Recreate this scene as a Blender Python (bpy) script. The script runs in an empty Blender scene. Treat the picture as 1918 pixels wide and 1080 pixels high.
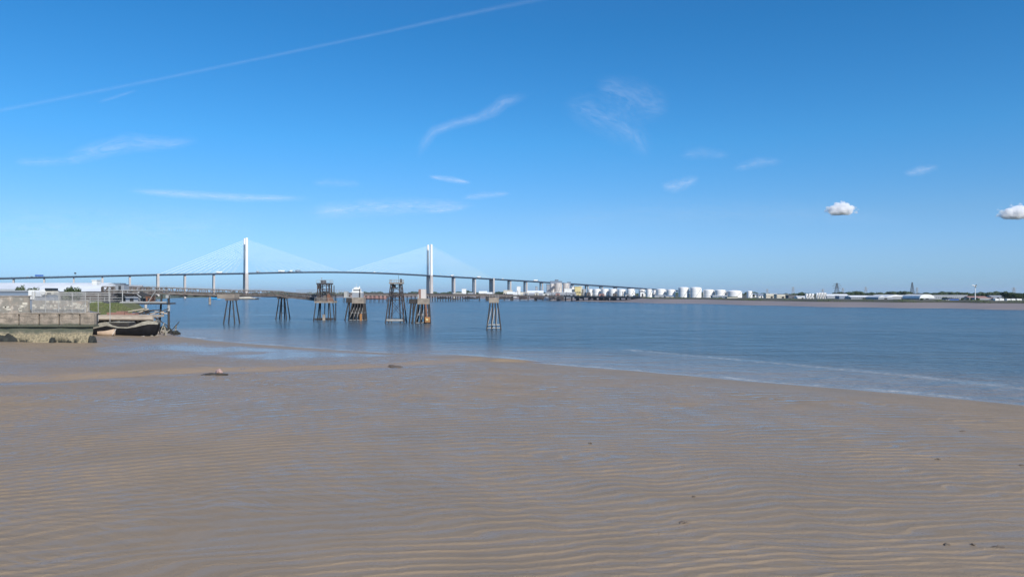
import bpy, math, random
import numpy as np
from mathutils import Vector
random.seed(7); rng = np.random.default_rng(11)
sc = bpy.context.scene; col = sc.collection
F = 1400.0; CX = 959.0; HZ = 549.5; H = 10.0        # lens in photo pixels, horizon row, eye height above low water

def at(px, py, Y):                                  # point at depth Y seen at that place of the photo
    return Vector(((px-CX)/F*Y, Y, H-(py-HZ)/F*Y))
def gnd(px, py, z=0.0):                             # point at height z
    Y = (H-z)*F/(py-HZ); return Vector(((px-CX)/F*Y, Y, z))
def X_(px, Y): return (px-CX)/F*Y
def Z_(py, Y): return H-(py-HZ)/F*Y

# ---------------------------------------------------------------- materials
class NT:
    def __init__(s, tree): s.t = tree; s.n = tree.nodes; s.l = tree.links
    def new(s, typ, **kw):
        n = s.n.new(typ)
        for k, v in kw.items():
            if k.startswith('i_'):
                key = k[2:]
                key = int(key) if key.isdigit() else key.replace('_', ' ')
                n.inputs[key].default_value = v
            else: setattr(n, k, v)
        return n
    def link(s, a, b): s.l.new(a, b)
    def math(s, op, a, b=None, c=None, clamp=False):
        n = s.n.new('ShaderNodeMath'); n.operation = op; n.use_clamp = clamp
        for i, v in enumerate((a, b, c)):
            if v is None: continue
            if hasattr(v, 'links') or hasattr(v, 'is_linked'): s.link(v, n.inputs[i])
            else: n.inputs[i].default_value = v
        return n.outputs[0]
    def noise(s, vec, scale, detail=4, rough=.55, dist=0):
        n = s.n.new('ShaderNodeTexNoise'); n.inputs['Scale'].default_value = scale
        n.inputs['Detail'].default_value = detail; n.inputs['Roughness'].default_value = rough
        n.inputs['Distortion'].default_value = dist
        s.link(vec, n.inputs['Vector']); return n.outputs['Fac']
    def mapping(s, vec, scale=(1,1,1), rot=(0,0,0)):
        n = s.n.new('ShaderNodeMapping'); n.inputs['Scale'].default_value = scale; n.inputs['Rotation'].default_value = rot
        s.link(vec, n.inputs['Vector']); return n.outputs[0]
    def mixc(s, fac, a, b):
        n = s.n.new('ShaderNodeMix'); n.data_type = 'RGBA'
        if hasattr(fac, 'is_linked'): s.link(fac, n.inputs[0])
        else: n.inputs[0].default_value = fac
        for v, k in ((a, 6), (b, 7)):
            if hasattr(v, 'is_linked'): s.link(v, n.inputs[k])
            else: n.inputs[k].default_value = (*v, 1)
        return n.outputs[2]
    def maprange(s, v, a, b, c=0., d=1., smooth=False):
        n = s.n.new('ShaderNodeMapRange'); n.inputs[1].default_value = a; n.inputs[2].default_value = b
        n.inputs[3].default_value = c; n.inputs[4].default_value = d
        if smooth: n.interpolation_type = 'SMOOTHSTEP'
        s.link(v, n.inputs[0]); return n.outputs[0]
def newmat(name):
    m = bpy.data.materials.new(name); m.use_nodes = True
    t = NT(m.node_tree); b = m.node_tree.nodes['Principled BSDF']
    pos = t.new('ShaderNodeNewGeometry').outputs['Position']
    return m, t, b, pos
def mat(name, c, c2=None, rough=.7, scale=.6, metal=0., bump=0., stretch=(1,1,1), band=None):
    """procedural: colour drifts between c and c2 with weather noise; optional vertical stain stretch"""
    m, t, b, pos = newmat(name)
    c2 = c2 or tuple(v*.72 for v in c)
    v = t.mapping(pos, stretch)
    n = t.noise(v, scale, 6, .65)
    f = t.maprange(n, .35, .68)
    t.link(t.mixc(f, c, c2), b.inputs['Base Color'])
    b.inputs['Roughness'].default_value = rough; b.inputs['Metallic'].default_value = metal
    if bump:
        bn = t.new('ShaderNodeBump', i_Strength=.6, i_Distance=bump)
        t.link(t.noise(v, scale*4, 5, .6), bn.inputs['Height']); t.link(bn.outputs[0], b.inputs['Normal'])
    return m
M = {}
M['white'] = mat('white_paint', (.78,.78,.76), (.66,.66,.63), .5, .25)
M['roofwhite'] = mat('white_roof_sheet', (.72,.74,.75), (.58,.6,.62), .5, .06)
M['cream'] = mat('cream_wall', (.62,.58,.48), (.5,.46,.38), .7, .15)
M['grey'] = mat('grey_cladding', (.32,.34,.37), (.24,.26,.29), .6, .1)
M['bluegrey'] = mat('blue_grey_cladding', (.17,.22,.3), (.22,.26,.32), .6, .1)
M['darkroof'] = mat('dark_roof', (.08,.085,.1), (.12,.12,.13), .7, .15)
M['glass'] = mat('dark_glass', (.02,.025,.03), (.04,.045,.05), .15, 1)
M['concrete'] = mat('pier_concrete', (.50,.46,.43), (.38,.35,.33), .85, .12, stretch=(1,1,.25))
M['pylonsteel'] = mat('pylon_white_steel', (.8,.78,.74), (.72,.7,.67), .45, .08)
M['deck'] = mat('bridge_deck_steel', (.028,.052,.10), (.04,.065,.11), .6, .08)
M['cable'] = mat('pale_stay_cable', (.72,.80,.72), (.66,.72,.66), .5, .05)
M['steel'] = mat('dark_weathered_steel', (.03,.03,.034), (.085,.06,.048), .8, .9)
M['rail'] = mat('galvanised_rail', (.42,.42,.40), (.28,.27,.26), .6, .8)
M['truss'] = mat('grey_truss_steel', (.17,.15,.135), (.085,.065,.055), .75, .8)
M['oldconc'] = mat('old_pier_concrete', (.33,.28,.225), (.18,.15,.125), .9, .7, bump=.05)
M['rust'] = mat('rusty_steel', (.23,.10,.055), (.12,.065,.045), .85, 1.2)
M['orange'] = mat('orange_fender', (.42,.20,.06), (.22,.10,.04), .7, .8)
M['timber'] = mat('weathered_timber', (.50,.42,.33), (.26,.21,.165), .85, 1.2, stretch=(.3,1,3), bump=.03)
M['darktimber'] = mat('dark_wet_timber', (.02,.018,.018), (.05,.042,.036), .7, .9, stretch=(1,1,.4))
M['hull'] = mat('black_tarred_hull', (.005,.005,.006), (.012,.011,.012), .9, .6, bump=.02); M['hull'].node_tree.nodes['Principled BSDF'].inputs['Specular IOR Level'].default_value=.15
M['gunwale'] = mat('faded_gunwale', (.36,.34,.28), (.22,.2,.16), .85, .9)
M['dinghy'] = mat('pale_brown_dinghy', (.5,.38,.28), (.38,.28,.2), .7, 1)
M['rock'] = mat('dark_weedy_rock', (.009,.010,.009), (.024,.027,.02), .8, 1.5, bump=.08)
M['palerock'] = mat('pale_rubble', (.34,.3,.25), (.2,.18,.15), .9, 1.5, bump=.05)
M['weed'] = mat('brown_weed', (.035,.028,.02), (.06,.05,.035), .6, 3)
M['mound'] = mat('brown_mud_mound', (.13,.10,.075), (.09,.07,.05), .6, 2)
M['pink'] = mat('faded_pink_plastic', (.42,.28,.25), (.30,.21,.18), .6, 4)
M['blue'] = mat('blue_tarpaulin', (.02,.09,.33), (.03,.12,.4), .5, .3)
M['brightblue'] = mat('bright_blue_paint', (.05,.32,.62), (.07,.4,.7), .5, .2)
M['redhull'] = mat('dull_red_hull', (.28,.14,.12), (.36,.22,.19), .6, .05)
M['tyre'] = mat('black_rubber', (.015,.015,.015), (.03,.03,.03), .8, 2)
M['silo'] = mat('silo_concrete', (.60,.55,.51), (.48,.44,.41), .8, .08, stretch=(1,1,.2))
M['yellow'] = mat('faded_yellow_cladding', (.62,.52,.24), (.5,.42,.2), .7, .2)
M['dark'] = mat('dark_recess', (.03,.032,.035), (.05,.05,.055), .8, .5)
M['tank'] = mat('tank_white_paint', (.86,.85,.83), (.79,.77,.75), .5, .07, stretch=(1,1,.3))
M['brick'] = mat('red_brown_brick', (.28,.15,.11), (.2,.11,.09), .85, .4)
M['tarmac'] = mat('grey_paving', (.2,.19,.18), (.14,.135,.13), .9, .5)
def foliage(name, a, b_):
    m, t, b, pos = newmat(name)
    n = t.maprange(t.noise(pos, .7, 5, .7), .35, .65)
    t.link(t.mixc(n, a, b_), b.inputs['Base Color']); b.inputs['Roughness'].default_value = .6
    b.inputs['Specular IOR Level'].default_value = .2
    return m
M['leafdark'] = foliage('leaf_dark_green', (.028,.045,.018), (.055,.08,.028))
M['leaf'] = foliage('leaf_green', (.05,.075,.025), (.085,.11,.04))
M['bark'] = mat('bark', (.09,.07,.055), None, .9, 3)
M['grassy'] = mat('grass_ground', (.07,.085,.035), (.12,.115,.06), .9, .25, bump=.15)
M['bankgrass'] = mat('far_bank_scrubland', (.045,.05,.03), (.085,.078,.055), .9, .03)
M['grassblade'] = foliage('grass_blade', (.10,.14,.045), (.19,.20,.09))

def wall_mat():
    m, t, b, pos = newmat('stained_sea_wall_concrete')
    sep = t.new('ShaderNodeSeparateXYZ'); t.link(pos, sep.inputs[0]); z = sep.outputs[2]
    v = t.mapping(pos, (1,1,.9))
    n1 = t.noise(v, .55, 8, .75); n2 = t.noise(pos, 3.2, 5, .65); n3 = t.noise(t.mapping(pos, (.35,.35,2.4)), 1.1, 5, .65)
    base = t.mixc(t.maprange(n1, .38, .62), (.40,.33,.26), (.19,.16,.125))
    base = t.mixc(t.maprange(n3, .48, .68, 0, .7), base, (.075,.068,.055))
    base = t.mixc(t.maprange(n2, .58, .7, 0, .7), base, (.5,.46,.39))
    # ochre splash zone near the mud, green algae line above it: real tide marks
    zz = t.math('ADD', z, t.math('MULTIPLY', t.math('SUBTRACT', n1, .5), 1.6))
    och = t.mixc(t.maprange(n2, .38, .6), (.36,.30,.19), (.16,.14,.09))
    base = t.mixc(t.maprange(zz, 2.5, 3.0, 1, 0), base, och)
    alg = t.math('MULTIPLY', t.maprange(zz, 2.5, 3.0), t.maprange(zz, 4.15, 4.6, 1, 0))
    base = t.mixc(t.math('MULTIPLY', alg, .85), base, (.06,.075,.05))
    wd = t.math('MULTIPLY', t.maprange(t.noise(t.mapping(pos,(1,1,.6)), .35, 5, .75), .50, .56), t.maprange(z, 1.2, 2.0, 1, 0))
    base = t.mixc(wd, base, (.02,.022,.016))
    t.link(base, b.inputs['Base Color']); b.inputs['Roughness'].default_value = .9
    bn = t.new('ShaderNodeBump', i_Strength=.8, i_Distance=.08); t.link(n2, bn.inputs['Height']); t.link(bn.outputs[0], b.inputs['Normal'])
    return m
M['wall'] = wall_mat()
def block_mat():
    m, t, b, pos = newmat('patched_blockwork')
    br = t.new('ShaderNodeTexBrick', i_Scale=1., i_Mortar_Size=.03)
    br.inputs['Color1'].default_value = (.40,.32,.25,1); br.inputs['Color2'].default_value = (.24,.22,.19,1); br.inputs['Mortar'].default_value = (.2,.185,.16,1)
    br.inputs['Brick Width'].default_value = 1.9; br.inputs['Row Height'].default_value = .85
    mp = t.new('ShaderNodeCombineXYZ'); s = t.new('ShaderNodeSeparateXYZ'); t.link(pos, s.inputs[0])
    t.link(s.outputs[0], mp.inputs[0]); t.link(s.outputs[2], mp.inputs[1]); t.link(mp.outputs[0], br.inputs['Vector'])
    c = t.mixc(t.maprange(t.noise(pos, .7, 6, .75), .42, .56, 0, .9), br.outputs['Color'], (.22,.21,.18))
    c = t.mixc(t.maprange(t.noise(pos, 1.0, 4, .6), .55, .62, 0, .5), c, (.55,.51,.44))
    t.link(c, b.inputs['Base Color']); b.inputs['Roughness'].default_value = .9
    return m
M['block'] = block_mat()

# ---------------------------------------------------------------- mesh tools
ORG = {}
def tag(o, label=None, cat=None, group=None, kind=None):
    if label: o['label'] = label
    if cat: o['category'] = cat
    if group: o['group'] = group
    if kind: o['kind'] = kind
    return o
def empty(name, loc, label, cat, group=None):
    o = bpy.data.objects.new(name, None); o.empty_display_size = .5; col.objects.link(o)
    o.location = loc; ORG[o] = Vector(loc); return tag(o, label, cat, group)
class MB:
    def __init__(s): s.v = []; s.f = []; s.sm = []
    def add(s, vs, fs, smooth=False):
        k = len(s.v); s.v += [tuple(p) for p in vs]; s.f += [tuple(i+k for i in f) for f in fs]; s.sm += [smooth]*len(fs); return s
    def box(s, x0, x1, y0, y1, z0, z1):
        vs = [(x,y,z) for z in (z0,z1) for y in (y0,y1) for x in (x0,x1)]
        return s.add(vs, [(0,2,3,1),(4,5,7,6),(0,1,5,4),(2,6,7,3),(0,4,6,2),(1,3,7,5)])
    def obox(s, c, dx, dy, z0, z1, ang=0):       # oriented box, half sizes dx dy
        ca, sa = math.cos(ang), math.sin(ang)
        vs = [(c[0]+ca*a*dx-sa*b*dy, c[1]+sa*a*dx+ca*b*dy, z) for z in (z0,z1) for b in (-1,1) for a in (-1,1)]
        return s.add(vs, [(0,2,3,1),(4,5,7,6),(0,1,5,4),(2,6,7,3),(0,4,6,2),(1,3,7,5)])
    def tube(s, p, q, r0, r1=None, n=6):
        r1 = r0 if r1 is None else r1
        p = Vector(p); q = Vector(q); d = (q-p).normalized()
        a = d.orthogonal().normalized(); b = d.cross(a)
        vs = []
        for c, r in ((p, r0), (q, r1)):
            for i in range(n):
                t = 2*math.pi*i/n; vs.append(c+(a*math.cos(t)+b*math.sin(t))*r)
        fs = [(i, (i+1)%n, n+(i+1)%n, n+i) for i in range(n)]
        return s.add(vs, fs, n > 5).add(vs, [tuple(range(n))[::-1], tuple(range(n, 2*n))])
    def beam(s, p, q, w, h):                     # rectangular bar, w sideways, h up
        p = Vector(p); q = Vector(q); d = (q-p).normalized()
        up = Vector((0,0,1)) if abs(d.z) < .95 else Vector((0,1,0))
        a = d.cross(up).normalized()*w/2; b = a.cross(d).normalized()*h/2
        vs = [c+i*a+j*b for c in (p, q) for j in (-1,1) for i in (-1,1)]
        return s.add(vs, [(0,2,3,1),(4,5,7,6),(0,1,5,4),(2,6,7,3),(0,4,6,2),(1,3,7,5)])
    def rings(s, rs, cap=True, smooth=True):     # loft closed rings
        n = len(rs[0]); vs = [p for r in rs for p in r]
        fs = [(k*n+i, k*n+(i+1)%n, (k+1)*n+(i+1)%n, (k+1)*n+i) for k in range(len(rs)-1) for i in range(n)]
        s.add(vs, fs, smooth)
        if cap: s.add(rs[0], [tuple(range(n))[::-1]]); s.add(rs[-1], [tuple(range(n))])
        return s
    def cyl(s, c, prof, n=24, smooth=True):      # prof = [(r, z)...]
        rs = [[(c[0]+r*math.cos(2*math.pi*i/n), c[1]+r*math.sin(2*math.pi*i/n), z) for i in range(n)] for r, z in prof]
        return s.rings(rs, True, smooth)
    def sheet(s, rows, smooth=True):
        m = len(rows[0]); vs = [p for r in rows for p in r]
        return s.add(vs, [(k*m+i, k*m+i+1, (k+1)*m+i+1, (k+1)*m+i) for k in range(len(rows)-1) for i in range(m-1)], smooth)
    def prism(s, poly, y0, y1):                  # polygon in x,z extruded along y
        n = len(poly); vs = [(x,y0,z) for x,z in poly]+[(x,y1,z) for x,z in poly]
        return s.add(vs, [tuple(range(n)), tuple(range(n,2*n))[::-1]]+[(i,n+i,n+(i+1)%n,(i+1)%n) for i in range(n)])
    def blob(s, c, r, seed=0, n=10, rough=.25):  # lumpy stone
        rr = random.Random(seed); rs = []
        ph = [rr.uniform(0, 6.28) for _ in range(6)]
        for k in range(1, n//2+2):
            th = math.pi*k/(n//2+2); ring = []
            for i in range(n):
                f = 2*math.pi*i/n
                q = 1+rough*(math.sin(2*f+ph[0]+th)+.6*math.sin(3*f+ph[1]-2*th)+.5*rr.uniform(-1,1))
                ring.append((c[0]+r[0]*q*math.sin(th)*math.cos(f), c[1]+r[1]*q*math.sin(th)*math.sin(f), c[2]-r[2]*math.cos(th)*q))
            rs.append(ring)
        return s.rings(rs, True, False)
    def build(s, name, m, parent=None, origin=None, bevel=0, loose=False):
        me = bpy.data.meshes.new(name)
        root = parent
        while root is not None and root.parent is not None: root = root.parent
        o_ = ORG[root] if root is not None else Vector(origin if origin is not None else (0,0,0))
        me.from_pydata([(x-o_[0], y-o_[1], z-o_[2]) for x,y,z in s.v], [], s.f)
        me.polygons.foreach_set('use_smooth', s.sm); me.materials.append(m); me.update()
        if not loose:
            import bmesh
            bm = bmesh.new(); bm.from_mesh(me); bmesh.ops.recalc_face_normals(bm, faces=bm.faces); bm.to_mesh(me); bm.free()
        o = bpy.data.objects.new(name, me); col.objects.link(o)
        if parent is not None: o.parent = parent
        elif origin is not None: o.location = origin
        if bevel:
            b = o.modifiers.new('bevel', 'BEVEL'); b.width = bevel; b.segments = 2; b.limit_method = 'ANGLE'
        return o
def copy_tree(o, parent=None):
    c = o.copy(); col.objects.link(c); c.parent = parent
    for ch in list(o.children): copy_tree(ch, c)
    return c
ORD = ['first','second','third','fourth','fifth','sixth','seventh','eighth','ninth','tenth','eleventh','twelfth','thirteenth','fourteenth','fifteenth','sixteenth','seventeenth','eighteenth']

# ---------------------------------------------------------------- noise in numpy
def vnoise(x, y, seed):
    g = np.random.default_rng(seed).random((256,256))
    xi = np.floor(x).astype(int); yi = np.floor(y).astype(int); fx = x-xi; fy = y-yi
    fx = fx*fx*(3-2*fx); fy = fy*fy*(3-2*fy)
    a = g[xi&255, yi&255]; b = g[(xi+1)&255, yi&255]; c = g[xi&255, (yi+1)&255]; d = g[(xi+1)&255, (yi+1)&255]
    return (a*(1-fx)+b*fx)*(1-fy)+(c*(1-fx)+d*fx)*fy
def fbm(x, y, seed, o=4, g=.5):
    s = 0; a = 1; t = 0
    for k in range(o):
        s = s+a*vnoise(x*2**k+k*17.3, y*2**k-k*9.1, seed+k); t += a; a *= g
    return s/t
def sstep(a, b, x): t = np.clip((x-a)/(b-a), 0, 1); return t*t*(3-2*t)
def polydist(x, y, pts):
    d = np.full(x.shape, 1e9)
    for (ax, ay), (bx, by) in zip(pts[:-1], pts[1:]):
        vx, vy = bx-ax, by-ay; L = vx*vx+vy*vy
        t = np.clip(((x-ax)*vx+(y-ay)*vy)/L, 0, 1)
        d = np.minimum(d, np.hypot(x-ax-t*vx, y-ay-t*vy))
    return d

# ---------------------------------------------------------------- shoreline (world)
shore_px = [(2700,835),(2300,795),(1918,757),(1700,736),(1400,712),(1200,694),(1000,678),(850,668),(740,661),(640,655),(500,645),(400,637),(340,629.5),(318,622)]
shore = [(gnd(a,b).x, gnd(a,b).y) for a, b in shore_px]
sx = np.array([p[0] for p in shore]); sy = np.array([p[1] for p in shore])
def shore_signed(x, y):            # positive on the mud side (towards the camera)
    d = polydist(x, y, shore)+0
    ys = np.interp(x, sx[::-1], sy[::-1])
    return np.where(y < ys, d, -d)

def grid_mesh(name, PX, PY, zfun, attrs, m):
    """tessellated ground: finer where it is close. PX, PY are 1-D arrays of column angles and rows"""
    u, v = np.meshgrid(PX, PY)
    Y = H*F/(v-HZ); X = (u-CX)/F*Y
    Z, at_ = zfun(X, Y)
    nr, nc = X.shape
    co = np.stack([X, Y, Z], -1).reshape(-1, 3).astype(np.float32)
    idx = np.arange(nr*nc).reshape(nr, nc)
    q = np.stack([idx[:-1,:-1], idx[1:,:-1], idx[1:,1:], idx[:-1,1:]], -1).reshape(-1, 4)
    me = bpy.data.meshes.new(name)
    me.vertices.add(len(co)); me.vertices.foreach_set('co', co.ravel())
    me.loops.add(q.size); me.loops.foreach_set('vertex_index', q.ravel().astype(np.int32))
    me.polygons.add(len(q)); me.polygons.foreach_set('loop_start', (np.arange(len(q))*4).astype(np.int32))
    me.polygons.foreach_set('use_smooth', np.ones(len(q), bool))
    me.update(calc_edges=True); me.validate()
    for k, a in at_.items():
        at = me.attributes.new(k, 'FLOAT', 'POINT'); at.data.foreach_set('value', a.ravel().astype(np.float32))
    me.materials.append(m)
    o = bpy.data.objects.new(name, me); col.objects.link(o); o['kind'] = 'structure'
    return o

# ---- mud
pool = [(gnd(a,b,.2).x, gnd(a,b,.2).y) for a,b in [(300,662),(380,660),(460,664),(540,668),(610,672)]]
gully = [(gnd(a,b,.5).x, gnd(a,b,.5).y) for a,b in [(-200,752),(90,738),(240,724),(400,710),(560,702),(720,694),(840,680),(900,672)]]
def sea(X, Y): pass
def mud_z(X, Y):
    s = shore_signed(X, Y)
    # land side rises gently; under water it dips
    z = np.where(s > 0, .028*s+.10*np.tanh(s*.15), .06*s)
    z += .25*(fbm(X/26, Y/26, 3, 3)-.5)*sstep(0, 12, s)
    near = sstep(5, 14, s)
    # broad creek bank (left)
    dg = polydist(X, Y, gully)
    gy = np.interp(X, [p[0] for p in gully], [p[1] for p in gully])
    behind = np.where(Y > gy, dg, -dg)
    bank = .40*sstep(.0, 3.0, behind)*sstep(24, 8, behind)*sstep(8, -2, X)
    z += bank*(0.7+.6*fbm(X/5, Y/5, 77, 3))
    z -= .12*np.exp(-(behind/1.6)**2)*sstep(-5, -25, X)
    dp = polydist(X, Y, pool)
    wn = fbm(X/9, Y/9, 21, 4)
    pl = sstep(1.15, .35, dp/(13+30*(wn-.5)))*(.55+.45*sstep(.35,.6,fbm(X/6,Y/9,34,3)))
    # ripples
    g = -6.5*np.exp(-np.clip(X, -60, 80)/22.)
    w1 = fbm(X/12, Y/9, 41, 3)-.5; w2 = fbm(X/2.2, Y/2.2, 51, 3)-.5
    lam = .66
    w3 = fbm(X/1.0, Y/.8, 57, 2)-.5
    q_ = np.clip(Y-g+3.0*w1+.9*w2+.16*w3-18, -8, 400); ph = np.log(1+q_*.019)/.019/lam; k_ = 4*fbm(X/9,Y/4,45,2); ph = ph+.5*(np.floor(k_)+sstep(.25,.75,k_-np.floor(k_)))
    fr = ph-np.floor(ph)
    prof = np.where(fr < .22, fr/.22, (1-fr)/.78)        # steep face towards the water film
    prof = prof**1.4
    amp = .038*(1+np.clip(Y-30,0,70)/60.)*np.clip(.4+1.9*(fbm(X/7+5, Y/9, 61, 3)-.34), .25, 1.1)*(.35+1.1*fbm(X/2.4,Y/.9,63,3))
    amp *= near*(1-pl)*(1-sstep(0, 3, behind)*sstep(26, 8, behind)*sstep(6, -2, X)*.8)
    # second finer family, crossing a little
    ph2 = np.log(1+np.clip(Y+.22*X+2.2*w1+1.1*w2-18,-8,400)*.03)/.03/.5; fr2 = ph2-np.floor(ph2)
    amp2 = .014*sstep(.38, .55, fbm(X/8, Y/8, 91, 3))*near*(1-.8*pl)
    rip = prof*amp + amp2*(.5+.5*np.sin(2*np.pi*fr2))
    rip += .012*(fbm(X*1.7, Y*1.7, 71, 3)-.5)*near + .010*(fbm(X*.6+Y*.5, Y*2.4, 73, 3)-.5)*near
    # standing film in the troughs
    wetmap = fbm(X/13, Y/13, 31, 4)
    R = np.hypot(X-2, (Y-55)*.8)
    wetmap = wetmap+.26*np.exp(-(R/26)**2)-.10*sstep(-8, -24, X)*sstep(55, 35, Y)+.02
    lvl = .008*np.clip((wetmap-.43)*2.6, 0, .8)
    film = sstep(.003, -.004, rip-lvl)*.8
    patch = sstep(.38, .58, wetmap+.6*(fbm(X/2.6, Y/1.6, 35, 3)-.5))*(.45+.55*sstep(.4,.7,fbm(X/1.4,Y/.7,36,2)))
    lines = sstep(.40, .12, prof)*(.35+.65*patch)
    lines = np.maximum(lines, sstep(.25, .08, .5+.5*np.sin(2*np.pi*fr2))*sstep(.42,.62,fbm(X/8, Y/8, 91, 3))*patch*.8)
    film = np.maximum(film*.5, lines)*(.85+.3*sstep(25,60,Y))
    zr = np.maximum(rip, lvl*.98)
    z = z+zr
    gl = np.exp(-((behind+1.2)/(1.3+1.2*wn))**2)*sstep(-4, -14, X)*sstep(.35, .5, fbm(X/4, Y/4, 99, 2))
    shoreband = sstep(2.2, .2, s+1.5*(wn-.5))
    wet = np.clip(np.maximum.reduce([film*near*.85, pl, gl*.9, shoreband]), 0, 1)
    damp = np.clip(wetmap*1.1-.1+.3*sstep(18, 2, s), 0, 1)
    bankm = sstep(0, 1.5, behind)*sstep(20, 8, behind)*sstep(10, -2, X)*(1-pl)
    crest = np.clip((rip-lvl)/.04, 0, 1)
    return z, dict(wet=wet, damp=damp, bank=bankm, crest=crest)
def mud_mat():
    m, t, b, pos = newmat('wet_river_mud')
    A = lambda k: t.new('ShaderNodeAttribute', attribute_name=k).outputs['Fac']
    wet, damp, bank, crest = A('wet'), A('damp'), A('bank'), A('crest')
    n = t.noise(pos, .22, 6, .6); n2 = t.noise(pos, 6, 5, .7); n3 = t.noise(pos, 24, 3, .6)
    c = t.mixc(t.maprange(n, .35, .65), (.305,.228,.152), (.255,.193,.130))
    c = t.mixc(t.maprange(n2, .5, .68, 0, .5), c, (.30,.228,.152))
    c = t.mixc(t.math('MULTIPLY', crest, .2), c, (.34,.265,.19))
    c = t.mixc(t.math('MULTIPLY', bank, .55), c, (.28,.21,.148))
    c = t.mixc(t.math('MULTIPLY', damp, .3), c, (.215,.172,.13))
    c = t.mixc(t.math('MULTIPLY', wet, .55), c, (.20,.165,.135))
    spk = t.maprange(n3, .71, .75)
    c = t.mixc(t.math('MULTIPLY', spk, .7), c, (.06,.05,.04))
    t.link(c, b.inputs['Base Color'])
    r = t.math('SUBTRACT', .62, t.math('MULTIPLY', damp, .22))
    r = t.math('ADD', r, t.math('MULTIPLY', t.math('SUBTRACT', n2, .5), .25))
    r = t.math('MULTIPLY', r, t.math('SUBTRACT', 1, t.math('MULTIPLY', wet, .64)))
    t.link(r, b.inputs['Roughness'])
    b.inputs['IOR'].default_value = 1.33; t.link(t.math('ADD', .16, t.math('MULTIPLY', wet, .28)), b.inputs['Specular IOR Level'])
    bn = t.new('ShaderNodeBump', i_Distance=.035)
    t.link(t.math('ADD', n3, t.math('MULTIPLY', n2, 1.5)), bn.inputs['Height'])
    t.link(t.math('SUBTRACT', .75, t.math('MULTIPLY', wet, .64)), bn.inputs['Strength'])
    t.link(bn.outputs[0], b.inputs['Normal'])
    return m
rows = np.concatenate([np.linspace(600, 660, 60), np.linspace(660.7, 900, 430)[0:], np.linspace(901, 1250, 330), np.linspace(1260, 2400, 40)])
mud = grid_mesh('mud_flat', np.linspace(-420, 2340, 1150), rows, mud_z, None, mud_mat())

# ---- water
tide = [(gnd(a,b).x, gnd(a,b).y) for a,b in [(1180,655),(1300,666),(1480,682),(1700,703),(1918,727),(2300,765)]]
streaks = [([(560,591),(700,597),(800,603),(900,611),(960,617)], 5.5, .8), ([(330,588),(430,591),(520,589),(620,592)], 6, .75),
           ([(990,590),(1080,593),(1150,597)], 8, .45), ([(1050,602),(1250,606),(1380,612)], 5, .35), ([(820,655),(900,662),(930,668)], 1.6, .5),
           ([(330,613),(420,611),(520,613)], 3, .4), ([(1240,563+4),(1500,590),(1700,604)], 6, .15), ([(980,572),(1150,578),(1280,583)], 14, .4)]
def water_z(X, Y):
    s = -shore_signed(X, Y)
    shal = sstep(38, 1, s+10*(fbm(X/20, Y/12, 18, 3)-.5))
    dt = polydist(X, Y, tide)
    tid = np.exp(-(dt/(.55+Y*.004+.5*fbm(X/6, Y/6, 13, 2)))**2)*(.55+.6*fbm(X/8, Y/4, 14, 3))
    ty = np.interp(X, [p[0] for p in tide][::-1], [p[1] for p in tide][::-1]) if tide[0][0] > tide[-1][0] else np.interp(X, [p[0] for p in tide], [p[1] for p in tide])
    inside = sstep(0, 3, dt)*(Y < ty)*(X > tide[0][0])
    shal = np.maximum(shal, .55*inside)
    calm = np.zeros_like(X)
    br = fbm(X/14, Y/50, 15, 4)
    for pts, w, a in streaks:
        P = [(gnd(p,q).x, gnd(p,q).y) for p,q in pts]
        calm = np.maximum(calm, a*np.exp(-(polydist(X, Y, P)/(w*(.5+1.3*br)))**2)*sstep(.38, .7, br)*(.4+.9*fbm(X/9,Y/14,19,3)))
    foam = np.exp(-((s-.5-2.2*(fbm(X/5,Y/5,23,3)-.5))/(.3+.5*fbm(X/9,Y/9,24,2)))**2)*(.1+1.2*sstep(.35,.6,fbm(X/3, Y/3, 16, 3)))
    wind = fbm(X/90, Y/45, 17, 4)
    return np.zeros_like(X), dict(shal=shal, calm=calm, tide=np.clip(tid, 0, 1), foam=np.clip(foam, 0, 1), wind=wind)
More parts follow.
